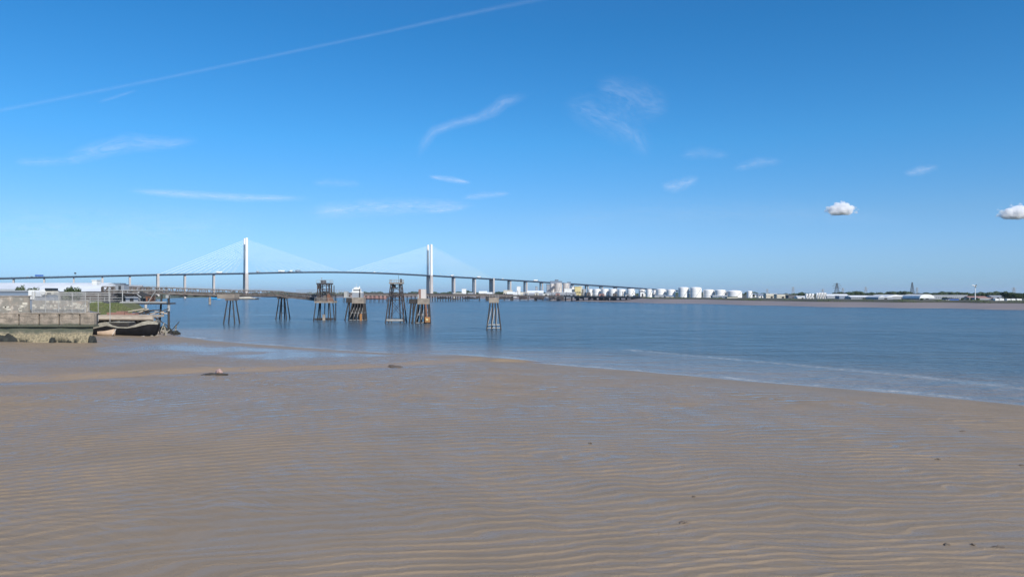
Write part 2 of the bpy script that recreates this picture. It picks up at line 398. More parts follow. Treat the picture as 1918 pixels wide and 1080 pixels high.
def water_mat():
    m, t, b, pos = newmat('estuary_water')
    A = lambda k: t.new('ShaderNodeAttribute', attribute_name=k).outputs['Fac']
    shal, calm, tid, foam, wind = A('shal'), A('calm'), A('tide'), A('foam'), A('wind')
    deep = t.mixc(t.maprange(wind, .35, .65), (.046,.074,.095), (.065,.088,.105))
    c = t.mixc(t.math('MULTIPLY', shal, .85), deep, (.22,.19,.165))
    fn = t.maprange(t.noise(t.mapping(pos, (1,1.6,1)), 1.1, 5, .7), .42, .62)
    fo = t.math('MULTIPLY', t.math('MAXIMUM', foam, t.math('MULTIPLY', tid, .75)), fn)
    c = t.mixc(t.math('MULTIPLY', fo, .95), c, (.55,.53,.5))
    t.link(c, b.inputs['Base Color'])
    b.inputs['IOR'].default_value = 1.33
    v1 = t.mapping(pos, (.55,1.15,1), (0,0,.22)); v2 = t.mapping(pos, (.7,1.2,1), (0,0,-.35))
    w1 = t.noise(v1, .34, 4, .6, .5); w2 = t.noise(v2, 1.5, 3, .6, .3); w3 = t.noise(v1, .12, 4, .6, .4); w4 = t.noise(v2, .022, 3, .6)
    h = t.math('ADD', t.math('MULTIPLY', w1, 1.6), t.math('MULTIPLY', w2, .32))
    h = t.math('ADD', h, t.math('MULTIPLY', w3, 2.0)); h = t.math('ADD', h, t.math('MULTIPLY', w4, 6.))
    bn = t.new('ShaderNodeBump', i_Distance=1.)
    t.link(h, bn.inputs['Height'])
    st = t.math('MULTIPLY', t.maprange(wind, .3, .7, .75, 1.0), t.math('SUBTRACT', 1, t.math('MULTIPLY', calm, .65)))
    st = t.math('MULTIPLY', st, t.math('SUBTRACT', 1, t.math('MULTIPLY', shal, .3)))
    t.link(st, bn.inputs['Strength']); t.link(bn.outputs[0], b.inputs['Normal'])
    r = t.math('SUBTRACT', .2, t.math('MULTIPLY', calm, .06))
    t.link(r, b.inputs['Roughness'])
    return m
M['water'] = water_mat()
wrows = np.concatenate([np.linspace(549.85, 560, 24), np.linspace(560.5, 640, 180), np.linspace(640.5, 800, 220), np.linspace(802, 1000, 30)])
river = grid_mesh('river', np.linspace(-900, 2900, 620), wrows, water_z, None, M['water'])

# ---- far shore
fs = [(-3000,555.8,2.5),(-400,555.8,2.5),(300,555.9,2.6),(480,556.1,3),(660,556.6,3.2),(850,558,3.4),(940,560,3.6),(1050,562.2,3.9),(1160,565.2,4.0),(1220,567.6,4.2),(1440,572,3.3),(1680,576.3,3.4),(1918,580.6,3.5),(2300,588,3.5),(3600,612,3.5)]
def farmud_mat():
    m, t, b, pos = newmat('far_shore_mud')
    n = t.noise(t.mapping(pos, (.3,1,1)), .08, 6, .6)
    t.link(t.mixc(t.maprange(n, .35, .65), (.27,.215,.185), (.22,.18,.16)), b.inputs['Base Color']); b.inputs['Roughness'].default_value = .55
    return m
pxs = list(np.arange(-3000, 3601, 30.)); mrow = [[] for _ in range(4)]; lrow = [[] for _ in range(6)]
def far_line(px):
    py = float(np.interp(px, [f[0] for f in fs], [f[1] for f in fs])); zt = float(np.interp(px, [f[0] for f in fs], [f[2] for f in fs]))
    py += .5*math.sin(px*.013)+.35*math.sin(px*.041+1)
    return H*F/(py-HZ), zt
for px in pxs:
    Y0, zt = far_line(px)
    k = (px-CX)/F
    for r, (fy, z) in enumerate(((.985,-.6),(1.02,1.1),(1.055,zt*.7),(1.085,zt))): mrow[r].append((k*Y0*fy, Y0*fy, z))
    jb = .25*math.sin(px*.11)
    for r, (fy, z) in enumerate(((1.083,zt-.1),(1.095,zt+1.4+jb),(1.105,zt+1.7+jb),(1.13,zt+.9),(1.3,4.6))): lrow[r].append((k*Y0*fy, Y0*fy, z))
    lrow[5].append((k*24000, 24000, 4.6))
tag(MB().sheet(mrow).build('far_mud_bank', farmud_mat(), loose=True), kind='structure')
tag(MB().sheet(lrow).build('far_ground', M['bankgrass'], loose=True), kind='structure')

# ---- near left land behind the sea wall, and shore behind the camera
WY = H*0+ (H-.6)*F/(645-HZ)          # sea wall face distance
ln = [(X_(174,WY)-.5, WY+1.2, 0), (X_(140,150), 150, 0), (X_(160,178), 178, 0), (X_(222,205),205,0)] + [tuple(gnd(a,b)) for a,b in [(236,590),(236,577),(246,568),(275,561.5),(330,558),(400,556.8),(470,556.0)]]
ln += [(X_(430,6000), 6000, 0), (X_(300,23000), 23000, 0)]
R_ = [[], [], [], [], []]
for i, (x, y, z) in enumerate(ln):
    w = .5+.012*y if i < 4 else 4+.02*y
    R_[0].append((x+1, y, -.8)); R_[1].append((x-w*.5, y, 2.2)); R_[2].append((x-w, y, 4.4)); R_[3].append((x-w*1.5, y, 5.0)); R_[4].append((x-40-y*3, y, 5.0))
tag(MB().sheet(R_).build('near_ground', M['grassy'], loose=True), kind='structure')
tag(MB().sheet([[(-260,-120,7.6),(260,-120,7.6)],[(-260,-2,7.6),(260,-2,7.6)]]).sheet([[(-260,-2,7.6),(260,-2,7.6)],[(-260,.2,7.3),(260,.2,7.3)],[(-260,9,2.2),(260,9,2.2)]], False).build('shore_path', M['tarmac'], loose=True), kind='structure')

# ================================================================= BRIDGE
PL = Vector((-612, 1718, 0)); PR = Vector((-214, 1943, 0))
D = (PR-PL).normalized(); Nn = Vector((-D.y, D.x, 0)); LEN = (PR-PL).length; bang = math.atan2(D.y, D.x)
zs = [(-1600,16),(-1200,20),(-900,27),(-650,34.5),(-467,41.2),(-300,47.5),(-181,52),(0,57.2),(110,61.6),(228,63.6),(350,61.8),(457,57.6),(643,50.5),(798,43.6),(930,37.5),(1053,31.8),(1239,22.5),(1400,15),(1600,8)]
def dz(s): 
    return sum(float(np.interp(s+k, [a for a,b in zs], [b for a,b in zs])) for k in (-45,-22,0,22,45))/5
def bp(s, off=0, z=0): p = PL+D*s+Nn*off; return Vector((p.x, p.y, z))
br = empty('cable_stayed_bridge', PL, 'long cable stayed road bridge with two tall white pylons across the river', 'bridge')
HW = 9.5
S = list(np.arange(-1600, 1601, 16.))
dk = MB(); ring = []
for s_ in S:
    z = dz(s_)
    ring.append([bp(s_, a, z+b) for a, b in ((-HW,-.1),(-HW,-1.6),(-HW*.62,-3.2),(HW*.62,-3.2),(HW,-1.6),(HW,-.1))])
dk.rings(ring, True, False); dk.build('deck', M['deck'], br)
for o_ in (-HW+.2, HW-.2):
    pr = MB()
    for a, b in zip(S[:-1], S[1:]):
        pr.beam(bp(a, o_, dz(a)+.95), bp(b, o_, dz(b)+.95), .25, .18)
        pr.beam(bp(a, o_, dz(a)), bp(a, o_, dz(a)+.95), .2, .2)
    pr.build('parapet', M['deck'], br)
tm = MB()
for a, b in zip(S[:-1], S[1:]):
    p = [bp(a,-HW+.5,dz(a)+.02), bp(a,HW-.5,dz(a)+.02), bp(b,HW-.5,dz(b)+.02), bp(b,-HW+.5,dz(b)+.02)]; tm.add(p, [(0,1,2,3)])
tm.build('carriageway', M['tarmac'], br, loose=True)
ground_z = 3
for s0 in (0, LEN):
    for sgn in (-1, 1):
        off = sgn*11.2
        def ring_at(z, wl, ww): c = bp(s0, off, 0); return [(c+D*a*wl+Nn*b*ww+Vector((0,0,z))) for a,b in ((-1,-.6),(-.75,-1),(.75,-1),(1,-.6),(1,.6),(.75,1),(-.75,1),(-1,.6))]
        lo = MB().rings([ring_at(-2, 4.3, 3.6), ring_at(50, 3.7, 3.0), ring_at(dz(s0)-.5, 3.7, 3.0)], True, False)
        leg = lo.build('pylon_leg', M['concrete'], br)
        up = MB().rings([ring_at(dz(s0)-.4, 3.1, 2.4), ring_at(136, 2.7, 2.1), ring_at(137, 2.3, 1.7)], True, False)
        up.build('pylon_mast', M['pylonsteel'], leg)
    MB().obox(bp(s0), 2.6, 8.3, dz(s0)-7.6, dz(s0)-3.3, bang).build('crossbeam', M['concrete'], br)
    c = bp(s0); MB().rings([[Vector((c.x,c.y,z))+D*a*w+Nn*b*(w+10) for a,b in ((-1,-.6),(-.6,-1),(.6,-1),(1,-.6),(1,.6),(.6,1),(-.6,1),(-1,.6))] for z,w in ((-3,11),(4.5,11),(5.2,10))], True, False).build('pier_base', M['concrete'], br)
for s0 in (0, LEN):
    for dr in (-1, 1):
        for off in (-1, 1):
            for k in range(12):
                f = (k+1)/12; r = 16+f*(165 if ((dr < 0) == (s0 == 0)) else 206)
                top = bp(s0, off*11.2, 92+f*41) ; bot = bp(s0+dr*r, off*9.2, dz(s0+dr*r))
                MB().tube(top+D*dr*2.2, bot, .18, None, 4).build('stay_cable', M['cable'], br)
sp = [69,129,183,237.5,289,341,393,445,497,549,601,653,705,757,809,861,913,965,1017,1069]
for side in (-1, 1):
    for k, t_ in enumerate(sp):
        s_ = -t_ if side < 0 else LEN+t_-(0 if k else 1)
        if abs(s_) > 1500: continue
        z = dz(s_); pm = MB(); big = (k == 2)
        for off in (-6.2, 6.2):
            c = bp(s_, off); wl, ww = (2.6, 2.9) if big else ((1.9, 1.9) if k < 5 else (1.5, 1.5))
            pm.obox(c, wl, ww, -2, z-5, bang)
            if big:
                pm.obox(bp(s_, off*1.75), 2.2, 1.2, -2, z+1.2, bang)
        pier = pm.build('pier', M['concrete'], br)
        MB().obox(bp(s_), 1.6 if k < 5 else 1.3, 8.6 if not big else 7.5, z-5, z-3.25, bang).build('pier_cap', M['deck' if not big else 'concrete'], pier)
# lamp columns on the bridge
# vehicles
def ray_s(px): 
    u = (px-CX)/F; p = PL; return (u*p.y-p.x)/(D.x-u*D.y)
def lorry(px, body, length, label, hgt=2.9, off=-5, cabm='white'):
    s_ = ray_s(px); z = dz(s_)+.02; c = bp(s_, off, z)
    e = empty('lorry', c, label, 'lorry', 'lorries crossing the bridge'); L = length/2
    q = lambda a: bp(s_+a, off)
    MB().obox(q(-1.2), L-1.2, 1.25, z+1.2, z+1.2+hgt, bang).build('trailer', M[body], e, bevel=.08)
    MB().obox(q(-.5), L-.6, .45, z+.75, z+1.15, bang).build('chassis', M['dark'], e)
    cb = MB().rings([[q(L-1.0)+D*a*w+Nn*b*1.2+Vector((0,0,h)) for a,b in ((-1,-1),(1,-1),(1,1),(-1,1))] for h,w in ((.7,1.1),(1.9,1.1),(3.2,.85),(3.4,.6))], True, False).build('cab', M[cabm], e)
    MB().obox(q(L+.02), .1, 1.05, z+1.95, z+2.75, bang).build('windscreen', M['glass'], cb)
    for a in (L-1.2, -L*.2, -L+1.4, -L+2.8):
        for b in (-1.05, 1.05):
            p = q(a)+Nn*b+Vector((0,0,z+.52)); MB().tube(p-Nn*.18, p+Nn*.18, .52, None, 10).build('wheel', M['tyre'], e)
def car(px, m_, label, off=-5, cat='car', h=1.0):
    s_ = ray_s(px); z = dz(s_)+.02; c = bp(s_, off, z)
    e = empty('car' if cat == 'car' else 'van', c, label, cat, 'cars crossing the bridge')
    rs = [[bp(s_+a, off+b, z+hh) for b,hh in ((-.85,.3),(.85,.3),(.85,t1),(.6,t1+.05+t2),(-.6,t1+.05+t2),(-.85,t1))] for a,t1,t2 in ((-2.3,.8*h,.05),(-1.9,.95*h,.5*h),(-.2,.95*h,.6*h),(.9,.95*h,.5*h),(1.3,.95*h,.03),(2.2,.75*h,.02))]
    MB().rings(rs, True, False).build('body', M[m_], e)
    for a in (-1.4, 1.4):
        for b in (-.8, .8):
            p = bp(s_+a, off+b, z+.33); MB().tube(p-Nn*.1, p+Nn*.1, .33, None, 10).build('wheel', M['tyre'], e)
lorry(75, 'blue', 17, 'blue curtain sided lorry on the bridge at the far left', 3.2)
lorry(411, 'white', 15, 'white lorry just left of the left pylon')
lorry(483, 'grey', 9, 'short dark grey lorry just right of the left pylon', 2.6, cabm='grey')
lorry(527, 'white', 17, 'long white lorry in mid span right of the left pylon')
lorry(545, 'roofwhite', 9, 'short pale lorry between the long white one and the dark one', 2.6)
lorry(558, 'bluegrey', 14, 'dark blue grey lorry following the white ones in mid span', 3.1, cabm='dark')
lorry(846, 'white', 10, 'white lorry just right of the right pylon')
lorry(896, 'white', 13, 'white lorry on the right approach before the wide pier')
lorry(1002, 'white', 16, 'white lorry on the descending approach left of the silos')
car(60, 'dark', 'dark car ahead of the blue lorry')
car(52, 'grey', 'grey car further left on the bridge than the dark one')
car(540, 'dark', 'dark car between two white lorries')
car(700, 'white', 'white van left of the right pylon', cat='van', h=1.5)
car(940, 'white', 'white van on the right approach just past the wide pier', cat='van', h=1.5)
s_ = ray_s(141); z = dz(s_)
g = empty('road_sign', bp(s_, -8.9, z), 'dark road sign on a post above the left bridge deck', 'road sign')
MB().tube(bp(s_,-8.9,z), bp(s_,-8.9,z+6), .15).build('post', M['steel'], g); MB().obox(bp(s_,-9.2), 2.0, .12, z+4.2, z+7.4, bang+.3).build('sign_panel', M['dark'], g)

# ================================================================= JETTIES AND DOLPHINS
def brace_box(mb, A, B, r):        # X between two leg segments A=(p,q) B=(p,q)
    mb.tube(A[0], B[1], r, None, 5); mb.tube(B[0], A[1], r, None, 5)
def frame_tower(parent, top, bot, z_levels, rleg, m, legname='leg', lerp_pts=None, xbrace=True, rb=.1):
    """top/bot: lists of matching points; horizontals at fractions, X braces on each side"""
    legs = []
    for t_, b_ in zip(top, bot): legs.append(MB().tube(b_, t_, rleg, rleg*.9, 8).build(legname, m, parent))
    n = len(top); bm = MB(); P = lambda i, f: Vector(bot[i]).lerp(Vector(top[i]), f)
    for f in z_levels:
        for i in range(n): bm.tube(P(i, f), P((i+1)%n, f), rb, None, 5)
    if xbrace:
        for f0, f1 in zip(z_levels[:-1], z_levels[1:]):
            for i in range(n): j = (i+1)%n; bm.tube(P(i,f0), P(j,f1), rb*.8, None, 5)
            for i in range(0, n, 2): j = (i+1)%n; bm.tube(P(j,f0), P(i,f1), rb*.8, None, 5)
    bm.build('bracing', m, parent); return legs
def quad_pts(cx, cy, z, hx, hy): return [(cx-hx,cy-hy,z),(cx+hx,cy-hy,z),(cx+hx,cy+hy,z),(cx-hx,cy+hy,z)]
def railing(mb, pts, h=1.05, step=1.6, r=.035, rails=(1., .52)):
    for a, b in zip(pts[:-1], pts[1:]):
        a = Vector(a); b = Vector(b)
        for k in rails: mb.tube(a+Vector((0,0,h*k)), b+Vector((0,0,h*k)), r, None, 5)
        n = max(1, int((b-a).length/step))
        for i in range(n+1): p = a.lerp(b, i/n); mb.tube(p, p+Vector((0,0,h)), r, None, 5)

# --- approach jetty (conveyor / pipe trestle)
J = [(196,547,262),(250,547.2,262),(316,549,262),(413,552.5,268),(434,553.5,270),(480,553.5,277),(529,555,286),(575,559,284),(600,563,280)]
Jp = [at(a,b,c) for a,b,c in J]
jt = empty('approach_jetty', Jp[0], 'long grey latticed pipe jetty running from the left shore to the tower', 'jetty')
dkm = MB(); tr = MB(); rl = MB(); pipe = MB()
for i, (a, b) in enumerate(zip(Jp[:-1], Jp[1:])):
    dkm.beam(a+Vector((0,0,.1)), b+Vector((0,0,.1)), 3.2, .35)
    h = 1.9 if i < 6 else 1.7
    n = max(1, round((b-a).length/1.9)); up = Vector((0,0,h))
    for sd in (-1.6, 1.6):
        o_ = Vector((0, sd, 0))
        tr.beam(a+o_+up, b+o_+up, .28, .32); tr.beam(a+o_-Vector((0,0,.12)), b+o_-Vector((0,0,.12)), .3, .5)
        for k in range(n):
            p, q = a.lerp(b, k/n)+o_, a.lerp(b, (k+1)/n)+o_
            tr.beam(p, p+up, .2, .2); tr.beam(p if k%2 else q, (q if k%2 else p)+up, .15, .15)
    for k, off in enumerate((-.9,-.2,.5)):
        o_ = Vector((0, off, .55+.05*k)); pipe.tube(a+o_, b+o_, .16+.05*(k==1), None, 6)
    railing(rl, [a+Vector((0,-1.75,h*.98)), b+Vector((0,-1.75,h*.98))], .7, 2.2, .03)
dkm.build('walkway', M['truss'], jt); tr.build('truss', M['truss'], jt); rl.build('handrail', M['rail'], jt); pipe.build('pipe', M['truss'], jt)
# hanging fittings under the left reach
hg = MB()
for k in range(26):
    p = Jp[2].lerp(Jp[3], k/26); w = random.uniform(.15,.5)
    MB().box(p.x-w, p.x+w, p.y-1.2, p.y+1.2, p.z-random.uniform(.4,1.0), p.z-.02).build('pipe_hanger', M['truss'], jt)
for k in range(14):
    p = Jp[0].lerp(Jp[2], k/14); w = random.uniform(.2,.6)
    MB().box(p.x-w, p.x+w, p.y-1.7, p.y-1.2, p.z+.2, p.z+random.uniform(.8,2.2)).build('valve_box', M['truss'], jt)
def trestle(px, topy, Yd, basey, hw_top, hw_bot, n_front=2, cap=True, m='darktimber'):
    c = at(px, topy, Yd); base = MB()
    cp = MB().box(c.x-hw_top-.6, c.x+hw_top+.6, c.y-2, c.y+2, c.z-.5, c.z+.35).build('trestle_cap', M['truss'], jt)
    for fy in (-1.4, 1.4):
        for k in range(n_front):
            f = -1+2*k/(n_front-1)
            MB().tube((c.x+f*hw_bot, c.y+fy*1.7, -1.2), (c.x+f*hw_top, c.y+fy, c.z-.4), .24, .2, 7).build('leg', M[m], cp)
    mb = MB()
    for fz in (.3,.62):
        w = hw_top+(hw_bot-hw_top)*(1-fz); mb.tube((c.x-w,c.y-1.5,c.z*fz),(c.x+w,c.y-1.5,c.z*fz), .09, None, 5)
    if False: pass
    mb.build('bracing', M['truss'], cp)
trestle(434, 560, 270*.0+250, 606, .9, 2.0)
trestle(530, 557, 292, 597, 1.1, 2.2, 3)
c = at(425, 554, 268)
MB().box(c.x-2.6, c.x+3.6, c.y-2.4, c.y+2.4, c.z-1.0, c.z+.6).build('trestle_platform', M['oldconc'], jt)
# --- near steel staging by the hulk
Ys = 222
st = empty('steel_staging', (X_(275,Ys), Ys, 0), 'steel framed staging with handrails and crossed braces beside the black barge', 'staging')
dkm = MB(); y0, y1 = Ys-2.5, Ys+3.5
dkm.box(X_(233,Ys), X_(319,Ys), y0, y1, Z_(569.5,Ys), Z_(567,Ys)); dkm.build('deck', M['steel'], st)
MB().box(X_(160,Ys), X_(319.5,Ys), y0-.25, y0-.05, Z_(566.8,Ys), Z_(564.2,Ys)).build('edge_beam', M['rail'], st)
rl = MB(); za = Z_(566,Ys)
for yy in (y0-.1,):
    for py in (557.5, 562): rl.tube((X_(160,Ys),yy,Z_(py,Ys)), (X_(237,Ys),yy,Z_(py,Ys)), .1, None, 5)
    rl.tube((X_(209,Ys),yy,Z_(543.8,Ys)), (X_(322,Ys),yy,Z_(543.8,Ys)), .14, None, 6)
    for px in (178,205): rl.tube((X_(px,Ys),yy,Z_(568,Ys)), (X_(px,Ys),yy,Z_(556,Ys)), .08, None, 5)
    for px in (213,238): rl.tube((X_(px,Ys),yy,Z_(568,Ys)), (X_(px,Ys),yy,Z_(543.8,Ys)), .16, None, 6)
    rl.tube((X_(285,Ys),yy,Z_(566,Ys)), (X_(299,Ys),yy,Z_(545,Ys)), .12, None, 5); rl.tube((X_(265,Ys),yy,Z_(551,Ys)), (X_(273,Ys),yy,Z_(557,Ys)), .14, None, 5)
rl.build('handrail', M['rail'], st)
for px, yy, t_, b_, rr in ((237,y0,567,586,.3),(273,y0,567,606,.26),(303,y1,552,604,.3),(316,y0,553,613,.34),(222,y1,548,586,.22)):
    MB().tube((X_(px,yy)-(.8 if px==303 else 0),yy,-1.2), (X_(px,yy),yy,Z_(t_,yy)), rr, None, 8).build('leg', M['darktimber'], st)
for px, a, b in ((273,570,584),(316,571,582),(236.5,570,583)): MB().tube((X_(px,y0),y0,Z_(b,y0)), (X_(px,y0),y0,Z_(a,y0)), .4, None, 8).build('pile_sleeve', M['rail'], st)
MB().box(X_(312,y0), X_(317,y0), y0-.6, y0+.6, Z_(558,y0), Z_(552,y0)).build('pile_head', M['rail'], st)
bm = MB()
for a, b in (((258,590),(273,582)),((273,582),(294,598)),((294,598),(316,580)),((288,592),(318,613)),((294,598),(285,607))):
    bm.tube((X_(a[0],y0),y0,Z_(a[1],y0)), (X_(b[0],y0),y0,Z_(b[1],y0)), .15, None, 6)
bm.build('bracing', M['steel'], st)
# plant on the staging
def cabinet(name, px0, px1, t_, b_, Yd, m, label, cat, depth=2.0, roof=None):
    c = empty(name, (X_((px0+px1)/2,Yd), Yd, Z_(b_,Yd)), label, cat)
    MB().box(X_(px0,Yd), X_(px1,Yd), Yd-depth/2, Yd+depth/2, Z_(b_,Yd), Z_(t_,Yd)).build('body', M[m], c, bevel=.05)
    MB().box(X_(px0,Yd)-.12, X_(px1,Yd)+.12, Yd-depth/2-.12, Yd+depth/2+.12, Z_(t_,Yd)-.02, Z_(t_,Yd)+.14).build('lid', M[roof or m], c)
    MB().box(X_(px0*.65+px1*.35,Yd), X_(px0*.35+px1*.65,Yd), Yd-depth/2-.05, Yd-depth/2+.02, Z_(b_,Yd)+.1, Z_(t_*.8+b_*.2,Yd)).build('door', M['dark'], c)
    return c
cabinet('plant_cabinet', 276, 287, 555.5, 566.6, Ys, 'rust', 'rusty reddish box on the steel staging deck', 'plant box')
cabinet('plant_cabinet', 239, 262, 556, 566.6, Ys+1.5, 'grey', 'low wide grey plant box at the left end of the staging deck', 'plant box', 2.4)
cabinet('control_hut', 221, 237, 533, 543.8, Ys+12, 'grey', 'small pale grey hut standing above the staging handrail', 'hut', 3).location
hs = MB(); 
for a in (222, 236): 
    for yy in (Ys+11, Ys+13): hs.tube((X_(a,yy),yy,-1),(X_(a,yy),yy,Z_(543.8,yy)), .16, None, 6)
hh = [o for o in col.objects if o.name.startswith('control_hut')][0]
hs.build('leg', M['steel'], hh)

pwk=empty('pipework',(X_(258,Ys),Ys,Z_(566.8,Ys)),'jumble of grey pipes, valves and frames on the staging deck behind the handrail','pipework'); rp_=random.Random(4)
for k in range(34):
    px=rp_.uniform(240,284); zb_=rp_.uniform(549,565); w=rp_.uniform(.15,.8); yy=Ys+rp_.uniform(.5,5); h=rp_.uniform(.2,1.1)
    MB().box(X_(px,yy)-w/2,X_(px,yy)+w/2,yy-.25,yy+.25,Z_(zb_,yy),Z_(zb_,yy)+h).build('valve',M[('truss','steel','rail','grey')[k%4]],pwk)
for k in range(12):
    py=548+k*1.5; yy=Ys+1+k*.3; MB().tube((X_(212+rp_.uniform(0,12),yy),yy,Z_(py,yy)),(X_(rp_.uniform(262,300),yy),yy,Z_(py+rp_.uniform(-2,2),yy)),.1+.06*(k%3),None,6).build('pipe',M[('rail','truss','steel')[k%3]],pwk)
for k,px in enumerate((241,249,257,266,279,291)): MB().beam((X_(px,Ys+2),Ys+2,Z_(567,Ys)),(X_(px,Ys+2),Ys+2,Z_(546+k%3,Ys)),.16,.16).build('upright',M['truss' if k%2 else 'steel'],pwk)
MB().beam(at(262,549,Ys+1),at(281,556,Ys+1),.9,1.1).build('boom',M['dark'],pwk)
cabinet('storage_box',196,220,565.5,576,206,'darkroof','dark low box under the left end of the staging by the grass','storage box',2.2)
# --- loading tower (608)
Yt = 277; cx = X_(609,Yt)
tw = empty('loading_tower', (cx, Yt, 0), 'tall open steel loading tower with cabin on top at the end of the jetty', 'tower')
zt = Z_(531,Yt); zm = Z_(557,Yt)
frame_tower(tw, quad_pts(cx-.2,Yt,zm,2.3,2.4), quad_pts(cx-.4,Yt,-1.2,3.3,3.0), [.16,.2,.93], .22, M['darktimber'], xbrace=False, rb=.12)
for px in (601,609,616): MB().tube((X_(px-1.5,Yt),Yt,-1.2),(X_(px,Yt),Yt,zm), .2, .18, 7).build('leg', M['darktimber'], tw)
pf = MB().box(X_(593,Yt), X_(628,Yt), Yt-3, Yt+3, Z_(567,Yt), Z_(563.5,Yt)).build('platform', M['oldconc'], tw)
pb = MB()
pb.box(X_(596,Yt), X_(609,Yt), Yt-2.6, Yt+2.6, Z_(563.5,Yt), Z_(556,Yt)); pb.box(X_(609,Yt), X_(621,Yt), Yt-2.4, Yt+2.4, Z_(563.5,Yt), Z_(553,Yt))
pb.build('winch_house', M['truss'], tw)
MB().prism([(X_(616,Yt),Z_(563.4,Yt)),(X_(628.5,Yt),Z_(565,Yt)),(X_(628,Yt),Z_(562,Yt)),(X_(619,Yt),Z_(550,Yt)),(X_(616,Yt),Z_(550,Yt))], Yt-2.9, Yt-2.3).build('chute', M['rust'], tw)
up = MB()
for px in (597.5,601.5,614.5,618.5,623):
    for yy in (Yt-2.2, Yt+2.2): up.beam((X_(px,Yt),yy,Z_(563,Yt)), (X_(px,Yt),yy,Z_(532 if px<620 else 534,Yt)), .26, .26)
for py in (534,541,548,553):
    for yy in (Yt-2.2, Yt+2.2): up.beam((X_(597.5,Yt),yy,Z_(py,Yt)), (X_(619,Yt),yy,Z_(py,Yt)), .18, .2)
for a, b in (((597.5,548),(601.5,541)),((602,541),(614,548)),((614,541),(619,548)),((602,553),(608,548)),((601.5,534),(597.5,541)),((602,538),(606,534)),((614,538),(610,534))):
    for yy in (Yt-2.25, Yt+2.25): up.beam((X_(a[0],Yt),yy,Z_(a[1],Yt)), (X_(b[0],Yt),yy,Z_(b[1],Yt)), .13, .13)
up.build('upper_frame', M['steel'], tw)
MB().box(X_(596,Yt),X_(621,Yt),Yt-2.6,Yt+2.6,Z_(532.5,Yt),Z_(530,Yt)).build('top_platform', M['steel'], tw)
cb = MB().box(X_(602,Yt),X_(609.5,Yt),Yt-1.2,Yt+1.2,Z_(529.9,Yt),Z_(524.5,Yt)).build('cabin', M['darkroof'], tw)
MB().box(X_(603,Yt),X_(608,Yt),Yt-1.26,Yt-1.2,Z_(528,Yt),Z_(526,Yt)).build('window', M['glass'], cb)
MB().box(X_(597,Yt),X_(601.6,Yt),Yt-2.0,Yt+.5,Z_(541,Yt),Z_(533,Yt)).build('ladder_cage', M['steel'], tw)
MB().box(X_(605,Yt),X_(609,Yt),Yt-.8,Yt+.8,Z_(548.5,Yt),Z_(545.5,Yt)).build('winch', M['steel'], tw)
rl = MB(); railing(rl, [(X_(596,Yt),Yt-2.5,Z_(530,Yt)),(X_(621,Yt),Yt-2.5,Z_(530,Yt)),(X_(621,Yt),Yt+2.5,Z_(530,Yt)),(X_(596,Yt),Yt+2.5,Z_(530,Yt))], 1.1, 1.0, .035)
rl.tube((X_(602.5,Yt),Yt,Z_(525,Yt)), (X_(602.5,Yt),Yt,Z_(520,Yt)), .05, None, 5); rl.box(X_(601.5,Yt),X_(603.5,Yt),Yt-.1,Yt+.1,Z_(521.5,Yt),Z_(520,Yt))
railing(rl, [(X_(593,Yt),Yt-2.9,Z_(563.4,Yt)),(X_(628,Yt),Yt-2.9,Z_(563.4,Yt))], 1.1, 1.4, .04)
rl.build('handrail', M['rail'], tw)
MB().box(X_(608,Yt),X_(613,Yt),Yt-3.1,Yt-2.9,.1,Z_(588,Yt)).build('tide_board', M['oldconc'], tw)

# catwalk with pale railings from jetty past the tower to next dolphin
cw = empty('catwalk', at(560,550,279), 'thin catwalk with pale railings passing the loading tower', 'catwalk')
mb = MB(); pts = [at(556,551,290), at(595,551.5,285), at(625,551.5,281), at(650,552.5,280)]
for a, b in zip(pts[:-1], pts[1:]): mb.beam(a, b, 1.2, .3)
mb.build('walkway', M['truss'], cw); rl = MB()
for yy in (-.6,.6): railing(rl, [p+Vector((0,yy,.1)) for p in pts], 1.6, .9, .04, (1., .6, .3))
rl.build('handrail', M['rail'], cw)
mb = MB()
for p in pts[1:3]: mb.tube((p.x,p.y+3.4,-1),(p.x,p.y+3.4,p.z-.1),.2,None,7); mb.beam((p.x,p.y,p.z-.2),(p.x,p.y+3.5,p.z-.2),.3,.3)
mb.build('leg', M['darktimber'], cw)

